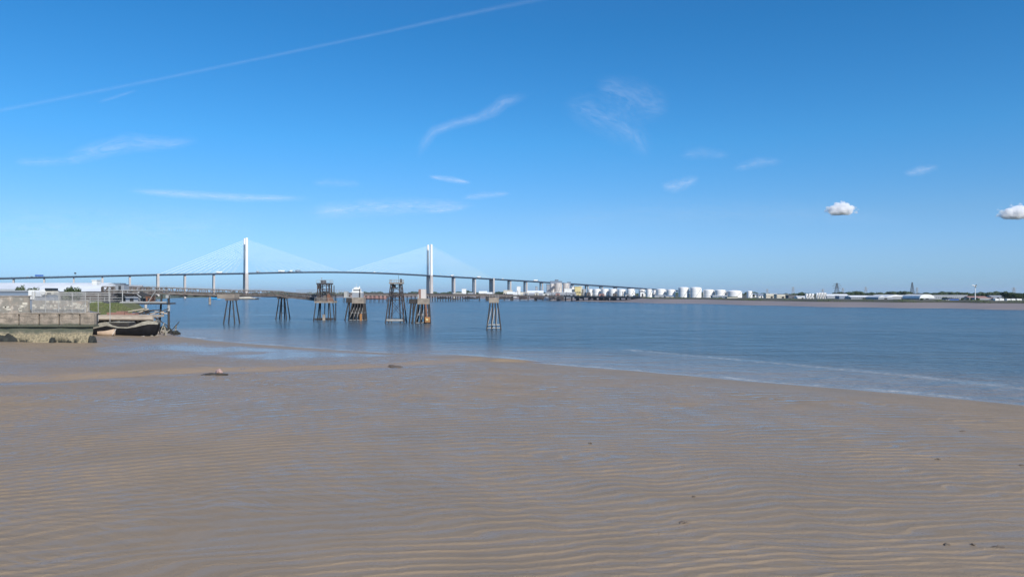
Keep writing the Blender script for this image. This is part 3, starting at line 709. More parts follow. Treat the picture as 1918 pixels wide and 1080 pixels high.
def dolphin(name, label, px, Yd, platform, legs_top, legs_bot, m='darktimber', n=(4,2), rleg=.22, platm='oldconc', levels=(.12,.2,.55)):
    """platform=(px0,px1,pytop,pybot); legs spread over px ranges"""
    cx = X_(px,Yd); e = empty(name, (cx, Yd, 0), label, 'mooring dolphin', 'mooring dolphins in the river')
    x0,x1 = X_(platform[0],Yd), X_(platform[1],Yd); z1,z0 = Z_(platform[2],Yd), Z_(platform[3],Yd); dp = (x1-x0)/2
    MB().box(x0,x1,Yd-dp,Yd+dp,z0,z1).build('platform', M[platm], e, bevel=.06)
    LT=[X_(v,Yd) for v in legs_top]; LB=[X_(v,Yd) for v in legs_bot]; br_=MB()
    nx, ny = n; P = {}
    for i in range(nx):
        for j in range(ny):
            f = i/(nx-1); g_ = (j/(ny-1) if ny > 1 else .5)*2-1
            jit = random.uniform(-.15,.15)
            b = Vector((LB[0]+(LB[1]-LB[0])*f+jit, Yd+g_*dp*1.35, -1.3)); t_ = Vector((LT[0]+(LT[1]-LT[0])*f, Yd+g_*dp*.85, z0+.02))
            P[i,j]=(b,t_); MB().tube(b, t_, rleg, rleg*.9, 7).build('leg', M[m], e)
    for f in levels:
        for j in (0, ny-1):
            br_.tube(P[0,j][0].lerp(P[0,j][1],f), P[nx-1,j][0].lerp(P[nx-1,j][1],f), .11, None, 5)
        for i in (0, nx-1): br_.tube(P[i,0][0].lerp(P[i,0][1],f), P[i,ny-1][0].lerp(P[i,ny-1][1],f), .11, None, 5)
    for j in (0, ny-1):
        for i in range(nx-1):
            br_.tube(P[i,j][0].lerp(P[i,j][1],levels[1]), P[i+1,j][0].lerp(P[i+1,j][1],.92), .08, None, 5)
    br_.build('bracing', M['rail'], e)
    return e
# 666
d1 = dolphin('mooring_dolphin', 'dark dolphin with pale hut, two-level platform and a tan fender beside its right leg', 667, 279, (661,683,557,568), (662,682), (656,685), n=(5,3), rleg=.27, platm='oldconc')
Yd=279
MB().box(X_(650,Yd),X_(661,Yd)-.01,Yd-1.6,Yd+1.6,Z_(567,Yd),Z_(557.5,Yd)).build('side_platform', M['darktimber'], d1)
for a,b in ((654,646),(656,654)): MB().tube((X_(b,Yd),Yd-1,-1.2),(X_(a,Yd),Yd-1,Z_(566,Yd)),.26,None,7).build('leg', M['darktimber'], d1)
MB().box(X_(661,Yd),X_(680,Yd),Yd-1.4,Yd+1.4,Z_(556.95,Yd),Z_(548.5,Yd)).build('hut', M['grey'], d1)
MB().box(X_(645.5,Yd),X_(652,Yd),Yd-1.3,Yd+1.2,Z_(557,Yd),Z_(546,Yd)).build('cage', M['rail'], d1)
MB().box(X_(645,Yd),X_(661,Yd),Yd-1.7,Yd+1.7,Z_(557.4,Yd),Z_(556.2,Yd)).build('walkway', M['rail'], d1)
MB().tube((X_(675.5,Yd),Yd-1.6,Z_(557,Yd)),(X_(675.5,Yd),Yd-1.6,Z_(540.5,Yd)),.2,None,8).build('post', M['steel'], d1)
MB().box(X_(677,Yd),X_(681,Yd),Yd-3.1,Yd-2.5,-.6,Z_(587,Yd)).build('fender', M['orange'], d1)
# 742 tall tower
Yd = 257
d2 = empty('dolphin_tower', (X_(742,Yd),Yd,0), 'tall four legged lattice tower with railed top standing alone in the river', 'tower')
cx = X_(742,Yd)
frame_tower(d2, quad_pts(X_(742.5,Yd),Yd,Z_(531.5,Yd),X_(752,Yd)-X_(743,Yd),1.6), quad_pts(cx,Yd,-1.2,X_(760,Yd)-cx,3.3), [.12,.17,.62,.8,.98], .22, M['steel'], rb=.1)
for a,b in ((737,733),(748,750)): MB().tube((X_(b,Yd),Yd,-1.2),(X_(a,Yd),Yd,Z_(531.5,Yd)),.2,None,7).build('leg', M['steel'], d2)
MB().box(X_(730.5,Yd),X_(755,Yd),Yd-2.2,Yd+2.2,Z_(531.5,Yd),Z_(529,Yd)).build('top_platform', M['oldconc'], d2)
MB().box(X_(736,Yd),X_(741,Yd),Yd-1,Yd+.6,Z_(540,Yd),Z_(533,Yd)).build('winch', M['steel'], d2)
MB().box(X_(733,Yd),X_(755,Yd),Yd-1.8,Yd+1.8,Z_(554.5,Yd),Z_(552,Yd)).build('mid_platform', M['steel'], d2)
mb = MB(); 
for yy in (-3.1,): mb.box(X_(727,Yd),X_(757,Yd),Yd+yy-.2,Yd+yy+.2,.7,1.3)
mb.build('bottom_beam', M['rail'], d2)
rl = MB(); zz=Z_(529,Yd); railing(rl, [(X_(731,Yd),Yd-2.1,zz),(X_(754.5,Yd),Yd-2.1,zz),(X_(754.5,Yd),Yd+2.1,zz),(X_(731,Yd),Yd+2.1,zz),(X_(731,Yd),Yd-2.1,zz)], 1.0, .8, .045, (1.,.5)); rl.build('handrail', M['rail'], d2)
mb = MB(); mb.box(X_(749.5,Yd),X_(752.5,Yd),Yd-.4,Yd+.4,zz,Z_(522,Yd)); mb.tube((X_(746.5,Yd),Yd,zz),(X_(746.5,Yd),Yd,Z_(515,Yd)),.05,None,5); mb.build('navigation_light', M['steel'], d2)
# 786
Yd = 252
d3 = dolphin('mooring_dolphin', 'dolphin with pale concrete block, brown cabinet on top and bright orange fender', 786, Yd, (783,804,558.5,569.5), (784,803), (779,806), n=(4,3), rleg=.28)
MB().box(X_(767,Yd),X_(783,Yd)-.01,Yd-1.5,Yd+1.5,Z_(568.5,Yd),Z_(559.5,Yd)).build('side_platform', M['darktimber'], d3)
for a,b in ((771,767),(775,774),(779,771)): MB().tube((X_(b,Yd),Yd-1.2,-1.2),(X_(a,Yd),Yd-1,Z_(567,Yd)),.26,None,7).build('leg', M['darktimber'], d3)
hb = MB().box(X_(789,Yd),X_(798,Yd),Yd-1,Yd+1,Z_(558.5,Yd),Z_(541.5,Yd)).build('cabinet', M['silo'], d3); MB().box(X_(784.5,Yd),X_(789,Yd)-.01,Yd-1,Yd+1,Z_(558.5,Yd),Z_(541.5,Yd)).build('door', M['brick'], hb)
MB().box(X_(783,Yd),X_(786,Yd),Yd-1.3,Yd-1.1,Z_(558.5,Yd),Z_(551,Yd)).build('ladder', M['rail'], d3)
fd = MB(); fd.box(X_(797.5,Yd),X_(807,Yd),Yd-3.3,Yd-2.0,.3,Z_(593,Yd)); fd.build('fender', M['orange'], d3, bevel=.15)
MB().box(X_(800,Yd),X_(804,Yd),Yd-3.36,Yd-3.29,1.0,1.7).build('fender_plate', M['yellow'], d3)
MB().tube((X_(801,Yd),Yd-2.2,1),(X_(798,Yd),Yd-1.8,Z_(569,Yd)),.35,None,8).build('rusty_pile', M['rust'], d3)
# 925
d4 = dolphin('mooring_dolphin', 'slender six legged dolphin with small tan concrete cap, standing farthest right', 925, 208, (916,934.5,557,567), (918,932), (911,939), n=(4,2), rleg=.17, m='darktimber', levels=(.13,.2,.3))
Yd=208
mb=MB(); zz=Z_(557,Yd)+.002; railing(mb,[(X_(917,Yd),Yd-1.2,zz),(X_(933,Yd),Yd-1.2,zz),(X_(933,Yd),Yd+1.2,zz)],.9,.7,.03); mb.build('handrail', M['rail'], d4)
# lone pile
pp = empty('mooring_pile', (X_(393,700),700,0), 'single thick brown mooring pile seen under the jetty', 'mooring pile')
MB().tube((X_(393,700),700,-1.5),(X_(393,700),700,Z_(553,700)),1.1,None,10).build('pile', M['oldconc'], pp); MB().cyl((X_(393,700),700),[(1.5,Z_(555,700)),(1.5,Z_(552,700)),(1.2,Z_(551.5,700))],10).build('cap', M['darktimber'], pp)

# --- long far jetty on piles
FJ = [at(645,551.8,860), at(800,553,930), at(880,553.6,1010), at(960,554,1040), at(1060,555,1010), at(1150,556,930), at(1208,557.2,880)]
fj = empty('pile_jetty', FJ[3], 'very long low jetty on many dark piles before the silos and tanks', 'jetty')
mb = MB(); rl = MB(); 
for a, b in zip(FJ[:-1], FJ[1:]):
    mb.beam(a, b, 9, 1.9); 
    for yy in (-4.4,4.4): rl.beam(a+Vector((0,yy,1.8)), b+Vector((0,yy,1.8)), .25, .25); rl.beam(a+Vector((0,yy,1.2)), b+Vector((0,yy,1.2)), .2, .2)
mb.build('deck', M['truss'], fj); rl.build('handrail', M['steel'], fj)
pbm = MB()
for a, b in zip(FJ[:3], FJ[1:4]): pbm.beam(a+Vector((0,1.5,1.7)), b+Vector((0,1.5,1.7)), 3, 1.5)
pbm.build('pipe_bundle', M['steel'], fj)
tot = []
for a, b in zip(FJ[:-1], FJ[1:]):
    n = int((b-a).length/(5.5 if a.x < FJ[2].x else 11))
    for k in range(n): tot.append(a.lerp(b, (k+random.uniform(-.1,.1))/n))
for k, p in enumerate(tot[:100]):
    mb = MB()
    for yy in (-3.6, 3.6): wp = .28 if p.x < FJ[2].x else .55; mb.box(p.x-wp, p.x+wp, p.y+yy-wp, p.y+yy+wp, -1, p.z-.6)
    mb.beam((p.x,p.y-4.2,p.z-1.1),(p.x,p.y+4.2,p.z-1.1),.8,1.0)
    if k % 3 == 0 and p.x > FJ[2].x: mb.box(p.x-2.2, p.x+2.2, p.y-4.3, p.y-3.8, .3, p.z-.6)
    mb.build('pile', M['darktimber'], fj)
fen = MB()
for k in range(34):
    t_ = random.random(); i = random.choice((2,3,3,4,4)); p = FJ[i].lerp(FJ[i+1], t_); w = random.uniform(1,3.5)
    fen.box(p.x-w,p.x+w,p.y-5.3,p.y-4.7,p.z-random.uniform(2.5,4.5),p.z-.3)
fen.build('fender_panel', M['steel'], fj)
# clutter on the far jetty : small plant houses, loading arms
k = 0
for px, w, h, m_, kind in ((985,7,4,'grey','shed'),(1006,5,5,'cream','shed'),(1023,9,3.5,'white','shed'),(1045,6,4.5,'redhull','shed'),(1075,8,3.5,'grey','shed'),(1104,5,5.5,'truss','shed'),(1128,7,4,'redhull','shed'),(1152,5,4.5,'truss','shed'),(1176,6,3.6,'grey','shed'),(1203,5,7.5,'white','shed')):
    i = max(j for j in range(len(FJ)-1) if FJ[j].x/FJ[j].y*F+CX <= px)
    a, b = FJ[i], FJ[i+1]; pa, pb = a.x/a.y*F+CX, b.x/b.y*F+CX; p = a.lerp(b, (px-pa)/(pb-pa)); z = p.z+.66
    nm = {'grey':'grey','cream':'cream','white':'white','redhull':'dull red','truss':'brown'}[m_]
    lab = f'{nm} plant house on the long pile jetty, {ORD[k]} from its left end'
    e = empty('plant_house', (p.x,p.y,z), lab, 'plant house', 'plant houses on the long jetty'); k += 1
    MB().box(p.x-w/2,p.x+w/2,p.y-2,p.y+2,z,z+h*.8).build('wall', M[m_], e)
    MB().prism([(p.x-w/2-.3,z+h*.8),(p.x+w/2+.3,z+h*.8),(p.x,z+h)], p.y-2.3,p.y+2.3).build('roof', M['darkroof'], e)
    MB().box(p.x-w*.15,p.x+w*.2,p.y-2.06,p.y-2,z+.1,z+h*.55).build('door', M['dark'], e)
for q, px in enumerate((970, 1034, 1060, 1090, 1140, 1166, 1190)):
    i = max(j for j in range(len(FJ)-1) if FJ[j].x/FJ[j].y*F+CX <= px); a, b = FJ[i], FJ[i+1]; pa, pb = a.x/a.y*F+CX, b.x/b.y*F+CX; p = a.lerp(b, (px-pa)/(pb-pa)); z = p.z+.66
    e = empty('jib_crane', (p.x,p.y-2.5,z), f'dark jib crane on the long pile jetty, {ORD[q]} from its left end', 'crane', 'jib cranes on the long jetty')
    hh = random.uniform(6,9)
    MB().beam((p.x,p.y-3,z),(p.x,p.y-3,z+hh*.7),.6,.6).build('column', M['steel'], e)
    MB().beam((p.x,p.y-3,z+hh*.7),(p.x+random.choice((-4,4)),p.y-5,z+hh*.45),.4,.4).build('arm', M['truss'], e)

# --- ships and boats
def hull_rings(cx, cy, L, B, z0, z1, bow=1, sheer=.6, n=10):
    rs = []
    for k in range(n+1):
        f = k/n; x = cx+bow*L*(f-.5); w = B/2*(1-max(0,(f-.72)/.28)**1.8*.96)*(1-.25*max(0,(.12-f)/.12)); dz_ = sheer*max(0,(f-.6)/.4)**2
        rk = bow*(L*.035)*max(0,(f-.8)/.2)
        rs.append([(x-rk*.8,cy-w*.55,z0),(x,cy-w*.95,z0+(z1-z0)*.4),(x+rk,cy-w,z1+dz_),(x+rk,cy+w,z1+dz_),(x,cy+w*.95,z0+(z1-z0)*.4),(x-rk*.8,cy+w*.55,z0)])
    return rs
def coaster(name, px0, px1, Yd, hullm, topm, label, ph, bow=1, sup=(0,.2), suph=8, mats=None, z1=3):
    x0,x1=X_(px0,Yd),X_(px1,Yd); cx=(x0+x1)/2; L=x1-x0
    e = empty(name, (cx,Yd,0), label, 'ship' if L > 30 else 'boat')
    MB().rings(hull_rings(cx,Yd,L,L*.16+3,-1,z1,bow,ph),True,False).build('hull', M[hullm], e)
    dkm = MB(); f0,f1 = sup; xa,xb = x0+L*f0, x0+L*f1
    dkm.box(xa,xb,Yd-4,Yd+4,z1,z1+suph*.45); dkm.box(xa+(xb-xa)*.12,xb-(xb-xa)*.18,Yd-3.4,Yd+3.4,z1+suph*.45,z1+suph*.8); dkm.box(xa+(xb-xa)*.25,xb-(xb-xa)*.3,Yd-2.6,Yd+2.6,z1+suph*.8,z1+suph)
    s = dkm.build('superstructure', M[topm], e); 
    MB().box(xa+(xb-xa)*.2,xb-(xb-xa)*.25,Yd-3.46,Yd-3.4,z1+suph*.58,z1+suph*.7).build('window', M['glass'], s)
    mb = MB(); mb.tube((xa+(xb-xa)*.45,Yd,z1+suph),(xa+(xb-xa)*.45,Yd,z1+suph*1.45),.2,None,5); mb.tube((xa+(xb-xa)*.7,Yd,z1+suph*.8),(xa+(xb-xa)*.7,Yd,z1+suph*1.12),.8,None,8); mb.build('mast', M[topm], e)
    if L > 20: MB().box(x0+L*.28,x0+L*.85,Yd-L*.05-.5,Yd+L*.05+.5,z1,z1+1.1).build('hatch', M['grey' if hullm!='redhull' else 'pink'], e)
    return e
coaster('moored_ship', 655, 725, 1290, 'redhull', 'white', 'dull red ship with white superstructure moored behind the jetty platforms', 1.5, 1, (.04,.36), 15, z1=6)
coaster('moored_barge', 437, 484, 1250, 'darktimber', 'cream', 'low brown and white moored vessel seen under the jetty', .8, 1, (.05,.9), 2.4, z1=1.6)
coaster('work_boat', 394, 413, 1240, 'brightblue', 'brightblue', 'small bright blue boat seen under the jetty', .8, 1, (.1,.75), 3.4, z1=1.6)
for k,(a,b,Yd,hm,lab) in enumerate(((818,843,1420,'darktimber','long low black barge moored right of the right pylon'),(868,896,1380,'darktimber','long low black barge moored between two right hand bridge piers'),(843,862,1250,'truss','small brown workboat between the two black barges'),(934,972,1330,'darktimber','black barge moored at the left end of the long jetty'))):
    coaster('moored_barge', a,b,Yd,hm,'darktimber' if k!=2 else 'cream',lab,.6,1,(.1,.8) if k!=2 else (.3,.55),1.4 if k!=2 else 4,z1=2.2)

# ================================================================= FAR SHORE BUILDINGS
GZ = 4.4
def land_Y(px, f): return far_line(px)[0]*f
def building(px0, px1, top, Yd, wallm, roofm, label, cat='warehouse', kind='gable', base=None, windows=0, depth=None, group=None, name='warehouse', door=True):
    z0 = GZ-.6; x0,x1 = X_(px0,Yd),X_(px1,Yd); zt = Z_(top,Yd); w = x1-x0; dp = depth or max(10, min(40, w*.5)); y0,y1 = Yd,Yd+dp
    e = empty(name, ((x0+x1)/2,(y0+y1)/2,z0), label, cat, group); h = zt-z0
    if kind == 'flat':
        wl = MB().box(x0,x1,y0,y1,z0,zt-.5).build('wall', M[wallm], e); MB().box(x0-.3,x1+.3,y0-.3,y1+.3,zt-.5,zt).build('roof', M[roofm], e)
    elif kind == 'gable':   # ridge along x
        ze = z0+h*.62; wl = MB().box(x0,x1,y0,y1,z0,ze).build('wall', M[wallm], e)
        ym = (y0+y1)/2; mb = MB(); vs = [(x0-.4,y0-.5,ze),(x1+.4,y0-.5,ze),(x1+.4,ym,zt),(x0-.4,ym,zt),(x0-.4,y1+.5,ze),(x1+.4,y1+.5,ze)]
        mb.add(vs, [(0,1,2,3),(3,2,5,4),(0,3,4),(1,5,2),(0,4,5,1)]); mb.build('roof', M[roofm], e)
    elif kind == 'bays':    # several gables facing the river
        n = max(2, round(w/16)); ze = z0+h*.6; wl = MB().box(x0,x1,y0,y1,z0,ze).build('wall', M[wallm], e); mb = MB()
        for i in range(n):
            a,b = x0+w*i/n, x0+w*(i+1)/n; mb.prism([(a,ze),(b,ze),(b-.1,ze+.3),((a+b)/2,zt-(.3*(i%2))*h*.2),(a+.1,ze+.3)], y0-.4,y1+.4)
        mb.build('roof', M[roofm], e)
    elif kind == 'curve':
        ze = z0+h*.35; wl = MB().box(x0,x1,y0,y1,z0,ze).build('wall', M[wallm], e)
        pl = [(x0-.4,ze)]+[(x0+w*(1-math.cos(math.pi*i/14))/2, ze+(zt-ze)*math.sin(math.pi*i/14)**.8+.05) for i in range(15)]+[(x1+.4,ze)]
        MB().prism(pl,y0-.5,y1+.5).build('roof', M[roofm], e)
    if door and h > 3 and w > 6:
        dm = MB().box(x0+w*.42,x0+w*.42+min(5,w*.2),y0-.08,y0-.001,z0,z0+min(4.5,h*.45)).build('door', M['dark'], wl)
    for i in range(min(windows, 24)):
        a = x0+w*(i+.5)/windows; MB().box(a-w/windows*.28,a+w/windows*.28,y0-.07,y0-.001,z0+h*.40,z0+h*.54).build('window', M['glass'], wl)
    return e
def tank(px0, px1, top, Yd, label, m='tank', dome=.08, name='storage_tank', group='white storage tanks on the far shore'):
    x0,x1 = X_(px0,Yd),X_(px1,Yd); r=(x1-x0)/2; cx=(x0+x1)/2; z0=GZ-.6; zt=Z_(top,Yd); dm=r*2*dome; zs_=zt-dm; n=40
    e = empty(name, (cx,Yd+r,z0), label, 'storage tank', group)
    sh = MB().cyl((cx,Yd+r), [(r,z0),(r,zs_)], n).build('shell', M[m], e)
    MB().cyl((cx,Yd+r), [(r*1.012,zs_-.25),(r*1.012,zs_+.05),(r*.7,zs_+dm*.6),(r*.3,zs_+dm*.95),(.3,zt)], n).build('roof', M[m], e)
    rg = MB()
    for k in (.33,.66): rg.cyl((cx,Yd+r), [(r*1.008,z0+(zs_-z0)*k),(r*1.008,z0+(zs_-z0)*k+.2)], n)
    rg.build('stiffening_ring', M['rail'], e)
    st_ = MB(); N_=14
    for i in range(N_):
        a0,a1=[-1.9+1.1*k/N_ for k in (i,i+1)]; q=lambda a,f: Vector((cx+(r+.5)*math.cos(a),Yd+r+(r+.5)*math.sin(a),z0+(zs_-z0)*f))
        st_.beam(q(a0,i/N_),q(a1,(i+1)/N_),.9,.25)
    st_.build('stair', M['rail'], e); return e
# silos
Ysl = 1130
silo_spec = [(1030,1038.5,531,'narrow concrete silo at the left end of the silo group','silo'),(1038.8,1053,529.5,'big round concrete silo, left of the two big ones','silo'),(1054.5,1067,530,'big round concrete silo, right of the two big ones','silo'),(1090,1098.5,541,'short grey silo right of the yellow tower','grey')]
for a,b,t_,lab,m_ in silo_spec: tank(a,b,t_,Ysl,lab,m_,.03,'silo','concrete silos')
dk1 = building(1024,1034,532,1150,'grey','darkroof','narrow dark grey tower block at the left of the silos','silo building','flat',name='silo_tower')
dk2 = building(1031,1053,526.3,1175,'bluegrey','darkroof','dark head house rising behind the two big silos','silo building','flat',name='silo_tower')
building(1040,1046,523.5,1185,'bluegrey','darkroof','small dark lift tower topping the silo head house','silo building','flat',name='lift_tower')
building(1063,1069,528,1172,'bluegrey','darkroof','thin dark stair tower right of the big silos','silo building','flat',name='lift_tower')
building(1057,1071,540,1110,'white','roofwhite','white block at the foot of the right big silo','silo building','flat',windows=4,name='process_building')
building(1071,1078,537,1140,'white','roofwhite','white block left of the yellow tower','silo building','flat',name='process_building')
building(1077,1088,536.5,1125,'yellow','yellow','faded yellow tower beside the short grey silo','silo building','flat',windows=3,name='process_building')
building(1084,1091,535.5,1150,'cream','roofwhite','slim cream tower behind the yellow tower','silo building','flat',name='process_building')
building(1022,1078,547,1060,'grey','roofwhite','long low shed in front of the silos','warehouse','flat',windows=12)
conv = empty('conveyor', at(1020,549,1075), 'sloping dark conveyor rising to the left silo', 'conveyor'); MB().beam(at(1023,550,1075), at(1038,537,1120), 3, 3).build('gallery', M['darkroof'], conv); MB().beam(at(1031,543.5,1098), at(1031,552,1098), 1, 1).build('leg', M['steel'], conv)
# left of silos
building(943,960,543,1290,'cream','cream','cream block beside the bridge pier left of the silos','warehouse','flat',windows=4)
building(968,975,536,1400,'white','roofwhite','narrow white tower left of the silos','tower block','flat',name='white_tower')
building(950,968,546.5,1240,'white','roofwhite','low white shed next to the cream block','warehouse','gable')
building(975,990,547,1250,'cream','cream','low cream shed behind the left part of the long jetty','warehouse','gable')
building(988,1018,544,1290,'grey','roofwhite','long pale roofed shed left of the silos','warehouse','gable')
building(1003,1007,536,1330,'grey','grey','slim grey chimney block left of the silos','chimney','flat',name='chimney_block')
building(865,873,540.5,1700,'white','roofwhite','white square block between two bridge piers','tower block','flat',name='white_block')
building(897,912,545,1600,'cream','roofwhite','cream low building right of the white square block','warehouse','gable',windows=5)
building(912,922,547,1560,'redhull','roofwhite','low pinkish shed beside the wide bridge pier','warehouse','gable')
building(848,866,548.5,1640,'cream','roofwhite','low cream terrace just right of a bridge pier','warehouse','flat',windows=5)
building(876,886,548,1620,'grey','roofwhite','low grey shed left of the cream building','warehouse','flat')
# tanks along the shore
tk = [(1102,1110.5,541,1120),(1112.5,1126,540.5,1115),(1127.5,1141,540.5,1105),(1142.5,1156,540.5,1095),(1158,1173,541,1085),(1175.5,1190,540.5,1075),(1198,1209,541.5,1060),(1212,1222,541,1050),(1224,1229,543,1062),(1231,1249,540.5,1040),(1251,1266,541.5,1030),(1273.5,1292,537.2,1015),(1295.5,1316,537.2,1005),(1320.5,1340,541.5,1000),(1342.5,1362,542,990),(1366,1393,543.3,980),(1401,1410,544.5,965)]
for k,(a,b,t_,Yd) in enumerate(tk):
    extra = {0:'narrow',8:'narrowest',11:'tall',12:'tall wide',15:'widest low',16:'small last'}.get(k,'squat')
    tank(a-.7,b+.7,t_,Yd,f'{extra} white storage tank, {ORD[k]} from the left in the shore row')
building(1226,1247,552,960,'grey','bluegrey','low blue grey shed before the squat tanks','warehouse','flat')
building(1247,1262,553,955,'cream','bluegrey','low pale shed with blue roof before the eleventh tank','warehouse','gable')
building(1335,1362,553,930,'bluegrey','roofwhite','low blue grey shed before the tank row','warehouse','flat',windows=6)
building(1362,1382,555.5,880,'cream','leaf','low greenish roofed hut before the widest tank','hut','flat',name='hut')
building(1199,1209,550,900,'white','roofwhite','white cabin at the right end of the long jetty','hut','flat',name='hut')
building(1411,1418,549,1060,'white','bluegrey','small white house just right of the last tank','house','gable',name='house')
building(1421,1431,550,960,'white','bluegrey','white house with grey roof right of the tanks','house','gable',name='house',windows=3)
building(1435,1455,549.5,900,'cream','roofwhite','cream block with pale roof left part of the waterfront','block','flat',windows=8,name='block')
building(1455,1477,550.5,880,'cream','grey','cream block with grey roof beside the dark warehouse','block','flat',windows=8,name='block')
building(1477,1494,552,860,'darkroof','darkroof','black flat warehouse between the cream blocks and white shed','warehouse','flat')
building(1494,1512,554,820,'white','roofwhite','low white shed left of the white silos','warehouse','gable')
for k,(a,b,t_) in enumerate(((1509,1514.5,550),(1514.8,1520,549.5),(1520.3,1525.5,549.5),(1529,1533.5,548.5),(1533.8,1538,548),(1538.3,1543,547.8),(1543.3,1548,548))):
    tank(a,b,t_,800,f'slim white silo, {ORD[k]} from the left in the row of seven','tank',.1,'white_silo','slim white silos on the waterfront')
building(1549,1590,550.5,830,'grey','roofwhite','grey long shed right of the slim white silos','warehouse','gable')
building(1572,1594,553.5,760,'bluegrey','grey','blue grey shed below the transmission tower','warehouse','flat')
building(1594,1645,553,740,'grey','roofwhite','long white roofed shed left of the wavy roofs','warehouse','gable',windows=14)
building(1645,1672,553.5,700,'grey','roofwhite','white double gabled shed left of the wavy roofs','warehouse','bays',depth=25)
building(1664,1722,551.5,730,'grey','white','broad white wavy roofed warehouse','warehouse','bays',depth=40)
building(1722,1750,551,690,'grey','white','white curved roof hall right of the wavy roofs','hall','curve',depth=30)
building(1748,1812,552,720,'grey','grey','long grey shed right of the curved hall','warehouse','flat',windows=16)
building(1778,1796,558.3,600,'blue','darkroof','low navy blue box building on the bank','warehouse','flat',depth=10)
building(1770,1778,561,598,'white','roofwhite','tiny white hut beside the navy building','hut','flat',depth=6,name='hut')
building(1816,1850,554.5,690,'cream','redhull','low pinkish roofed shed behind the white mast','warehouse','gable')
building(1832,1860,557,650,'grey','pink','low dark shed with faded pink roof','warehouse','flat')
building(1858,1880,553,800,'grey','grey','grey roofed shed left of the big dark trees','warehouse','gable')
for k,(a,b) in enumerate(((1862,1869),(1870,1879),(1884,1891),(1892,1900),(1902,1912))):
    Yd=560; x0,x1=X_(a,Yd),X_(b,Yd); z=Z_(565,Yd)
    e = empty('lorry_trailer', ((x0+x1)/2,Yd,z), f'white trailer parked on the right bank, {ORD[k]} from the left of five', 'trailer', 'trailers parked on the right bank')
    MB().box(x0+.1,x1-.1,Yd-1.2,Yd+1.2,z+.7,z+2.3).build('body', M['white'], e); mb=MB()
    for q in (x0+.7,x1-.7): mb.tube((q,Yd-1.2,z+.4),(q,Yd+1.2,z+.4),.4,None,10)
    mb.build('wheel', M['tyre'], e)
# left land: warehouses
def GL(v): return v
building(-160,172,528.5,640,'roofwhite','roofwhite','very large white roofed warehouse behind the sea wall','warehouse','gable',depth=60)
building(60,190,533,520,'truss','roofwhite','lower white roofed warehouse in front of the largest one','warehouse','gable',depth=30)
building(172,181,524,600,'white','white','small white block on the end of the warehouse roof','tower block','flat',depth=6,name='white_block')
building(178,224,530,900,'bluegrey','darkroof','blue grey office block right of the white warehouses','office block','flat',windows=9,name='office_block')
building(224,262,533.5,1000,'leaf','grey','pale green roofed shed behind the control hut','warehouse','gable')
building(-60,58,543.5,235,'bluegrey','grey','long low blue grey shed close behind the sea wall','warehouse','flat',depth=14,windows=10)

# transmission towers
def lattice(px, top, Yd, label, w=7., arms=True, m='steel'):
    x=X_(px,Yd); z0=GZ-.6; zt=Z_(top,Yd); h=zt-z0
    e = empty('transmission_tower', (x,Yd,z0), label, 'transmission tower', 'transmission towers on the far shore')
    if Yd>1600: m='rail'  # far towers paler: fading with distance is put into their colour
    mb=MB(); P=lambda i,f: Vector((x+(-1,1,1,-1)[i]*w/2*(1-f*.85), Yd+(-1,-1,1,1)[i]*w/2*(1-f*.85), z0+h*f))
    lv=[0,.18,.34,.48,.6,.7,.79,.87,.94,1]
    for i in range(4):
        mb.tube(P(i,0),P(i,1),.22,.16,5)
        for a,b in zip(lv[:-1],lv[1:]): mb.tube(P(i,a),P((i+1)%4,b),.12,None,4); mb.tube(P((i+1)%4,a),P(i,b),.12,None,4)
    mb.build('mast', M[m], e)
    if arms:
        for f,wd in ((.66,5.5),(.8,7),(.93,5)):
            a=MB(); z=z0+h*f; a.tube((x-wd,Yd,z),(x+wd,Yd,z),.14,None,5); a.tube((x-wd,Yd,z),(x,Yd,z+1.6),.1,None,4); a.tube((x+wd,Yd,z),(x,Yd,z+1.6),.1,None,4)
            for q in (-wd,wd): a.tube((x+q,Yd,z),(x+q,Yd,z-1.3),.12,None,5)
            a.build('crossarm', M[m], e)
lattice(1567.5,530,1150,'tall latticed transmission tower right of the slim white silos',8)
lattice(1708.5,528.5,1100,'tall latticed tower rising behind the wavy roofed warehouse',6,False)
lattice(1578.5,539,2100,'small distant transmission tower just right of the tall one',9)
lattice(1621.5,537,2000,'distant transmission tower above the long white roofed shed',9)
lattice(1717.5,538,2200,'distant transmission tower just right of the tall plain one',8)
lattice(1485.5,537,2100,'distant transmission tower above the black warehouse',9)
lattice(1541,541,1900,'distant transmission tower above the slim white silos',7)
lattice(1437,541,2200,'distant transmission tower above the cream blocks',7)
lattice(1899,538,1700,'distant transmission tower above the big dark trees',8)
lattice(744+52,541,2600,'distant mast seen behind the right pylon',7,False)
# wind turbine-like mast
Yd=640; x=X_(1826.5,Yd); e=empty('wind_turbine',(x,Yd,GZ),'white mast carrying a white and dark head on the right shore','wind turbine')
MB().tube((x,Yd,GZ-.8),(x,Yd,Z_(536,Yd)),.42,.22,10).build('mast',M['white'],e)
nc=MB().rings([[(x+a,Yd+.5*math.cos(t),Z_(535.2,Yd)+.5*math.sin(t)) for t in [k*math.pi/4 for k in range(8)]] for a in (-1.4,.9)],True).build('nacelle',M['white'],e)
MB().tube((x+.9,Yd,Z_(535.2,Yd)),(x+1.5,Yd,Z_(535.2,Yd)),.45,.1,8).build('hub',M['dark'],nc)
for ang,L,m_ in ((165,2.9,'white'),(285,1.5,'dark'),(45,1.4,'dark')):
    a=math.radians(ang); p=Vector((x-.2,Yd-.6,Z_(535.2,Yd))); q=p+Vector((math.cos(a)*L,-.2,math.sin(a)*L)); MB().beam(p,q,.15,.6).build('blade',M[m_],e)

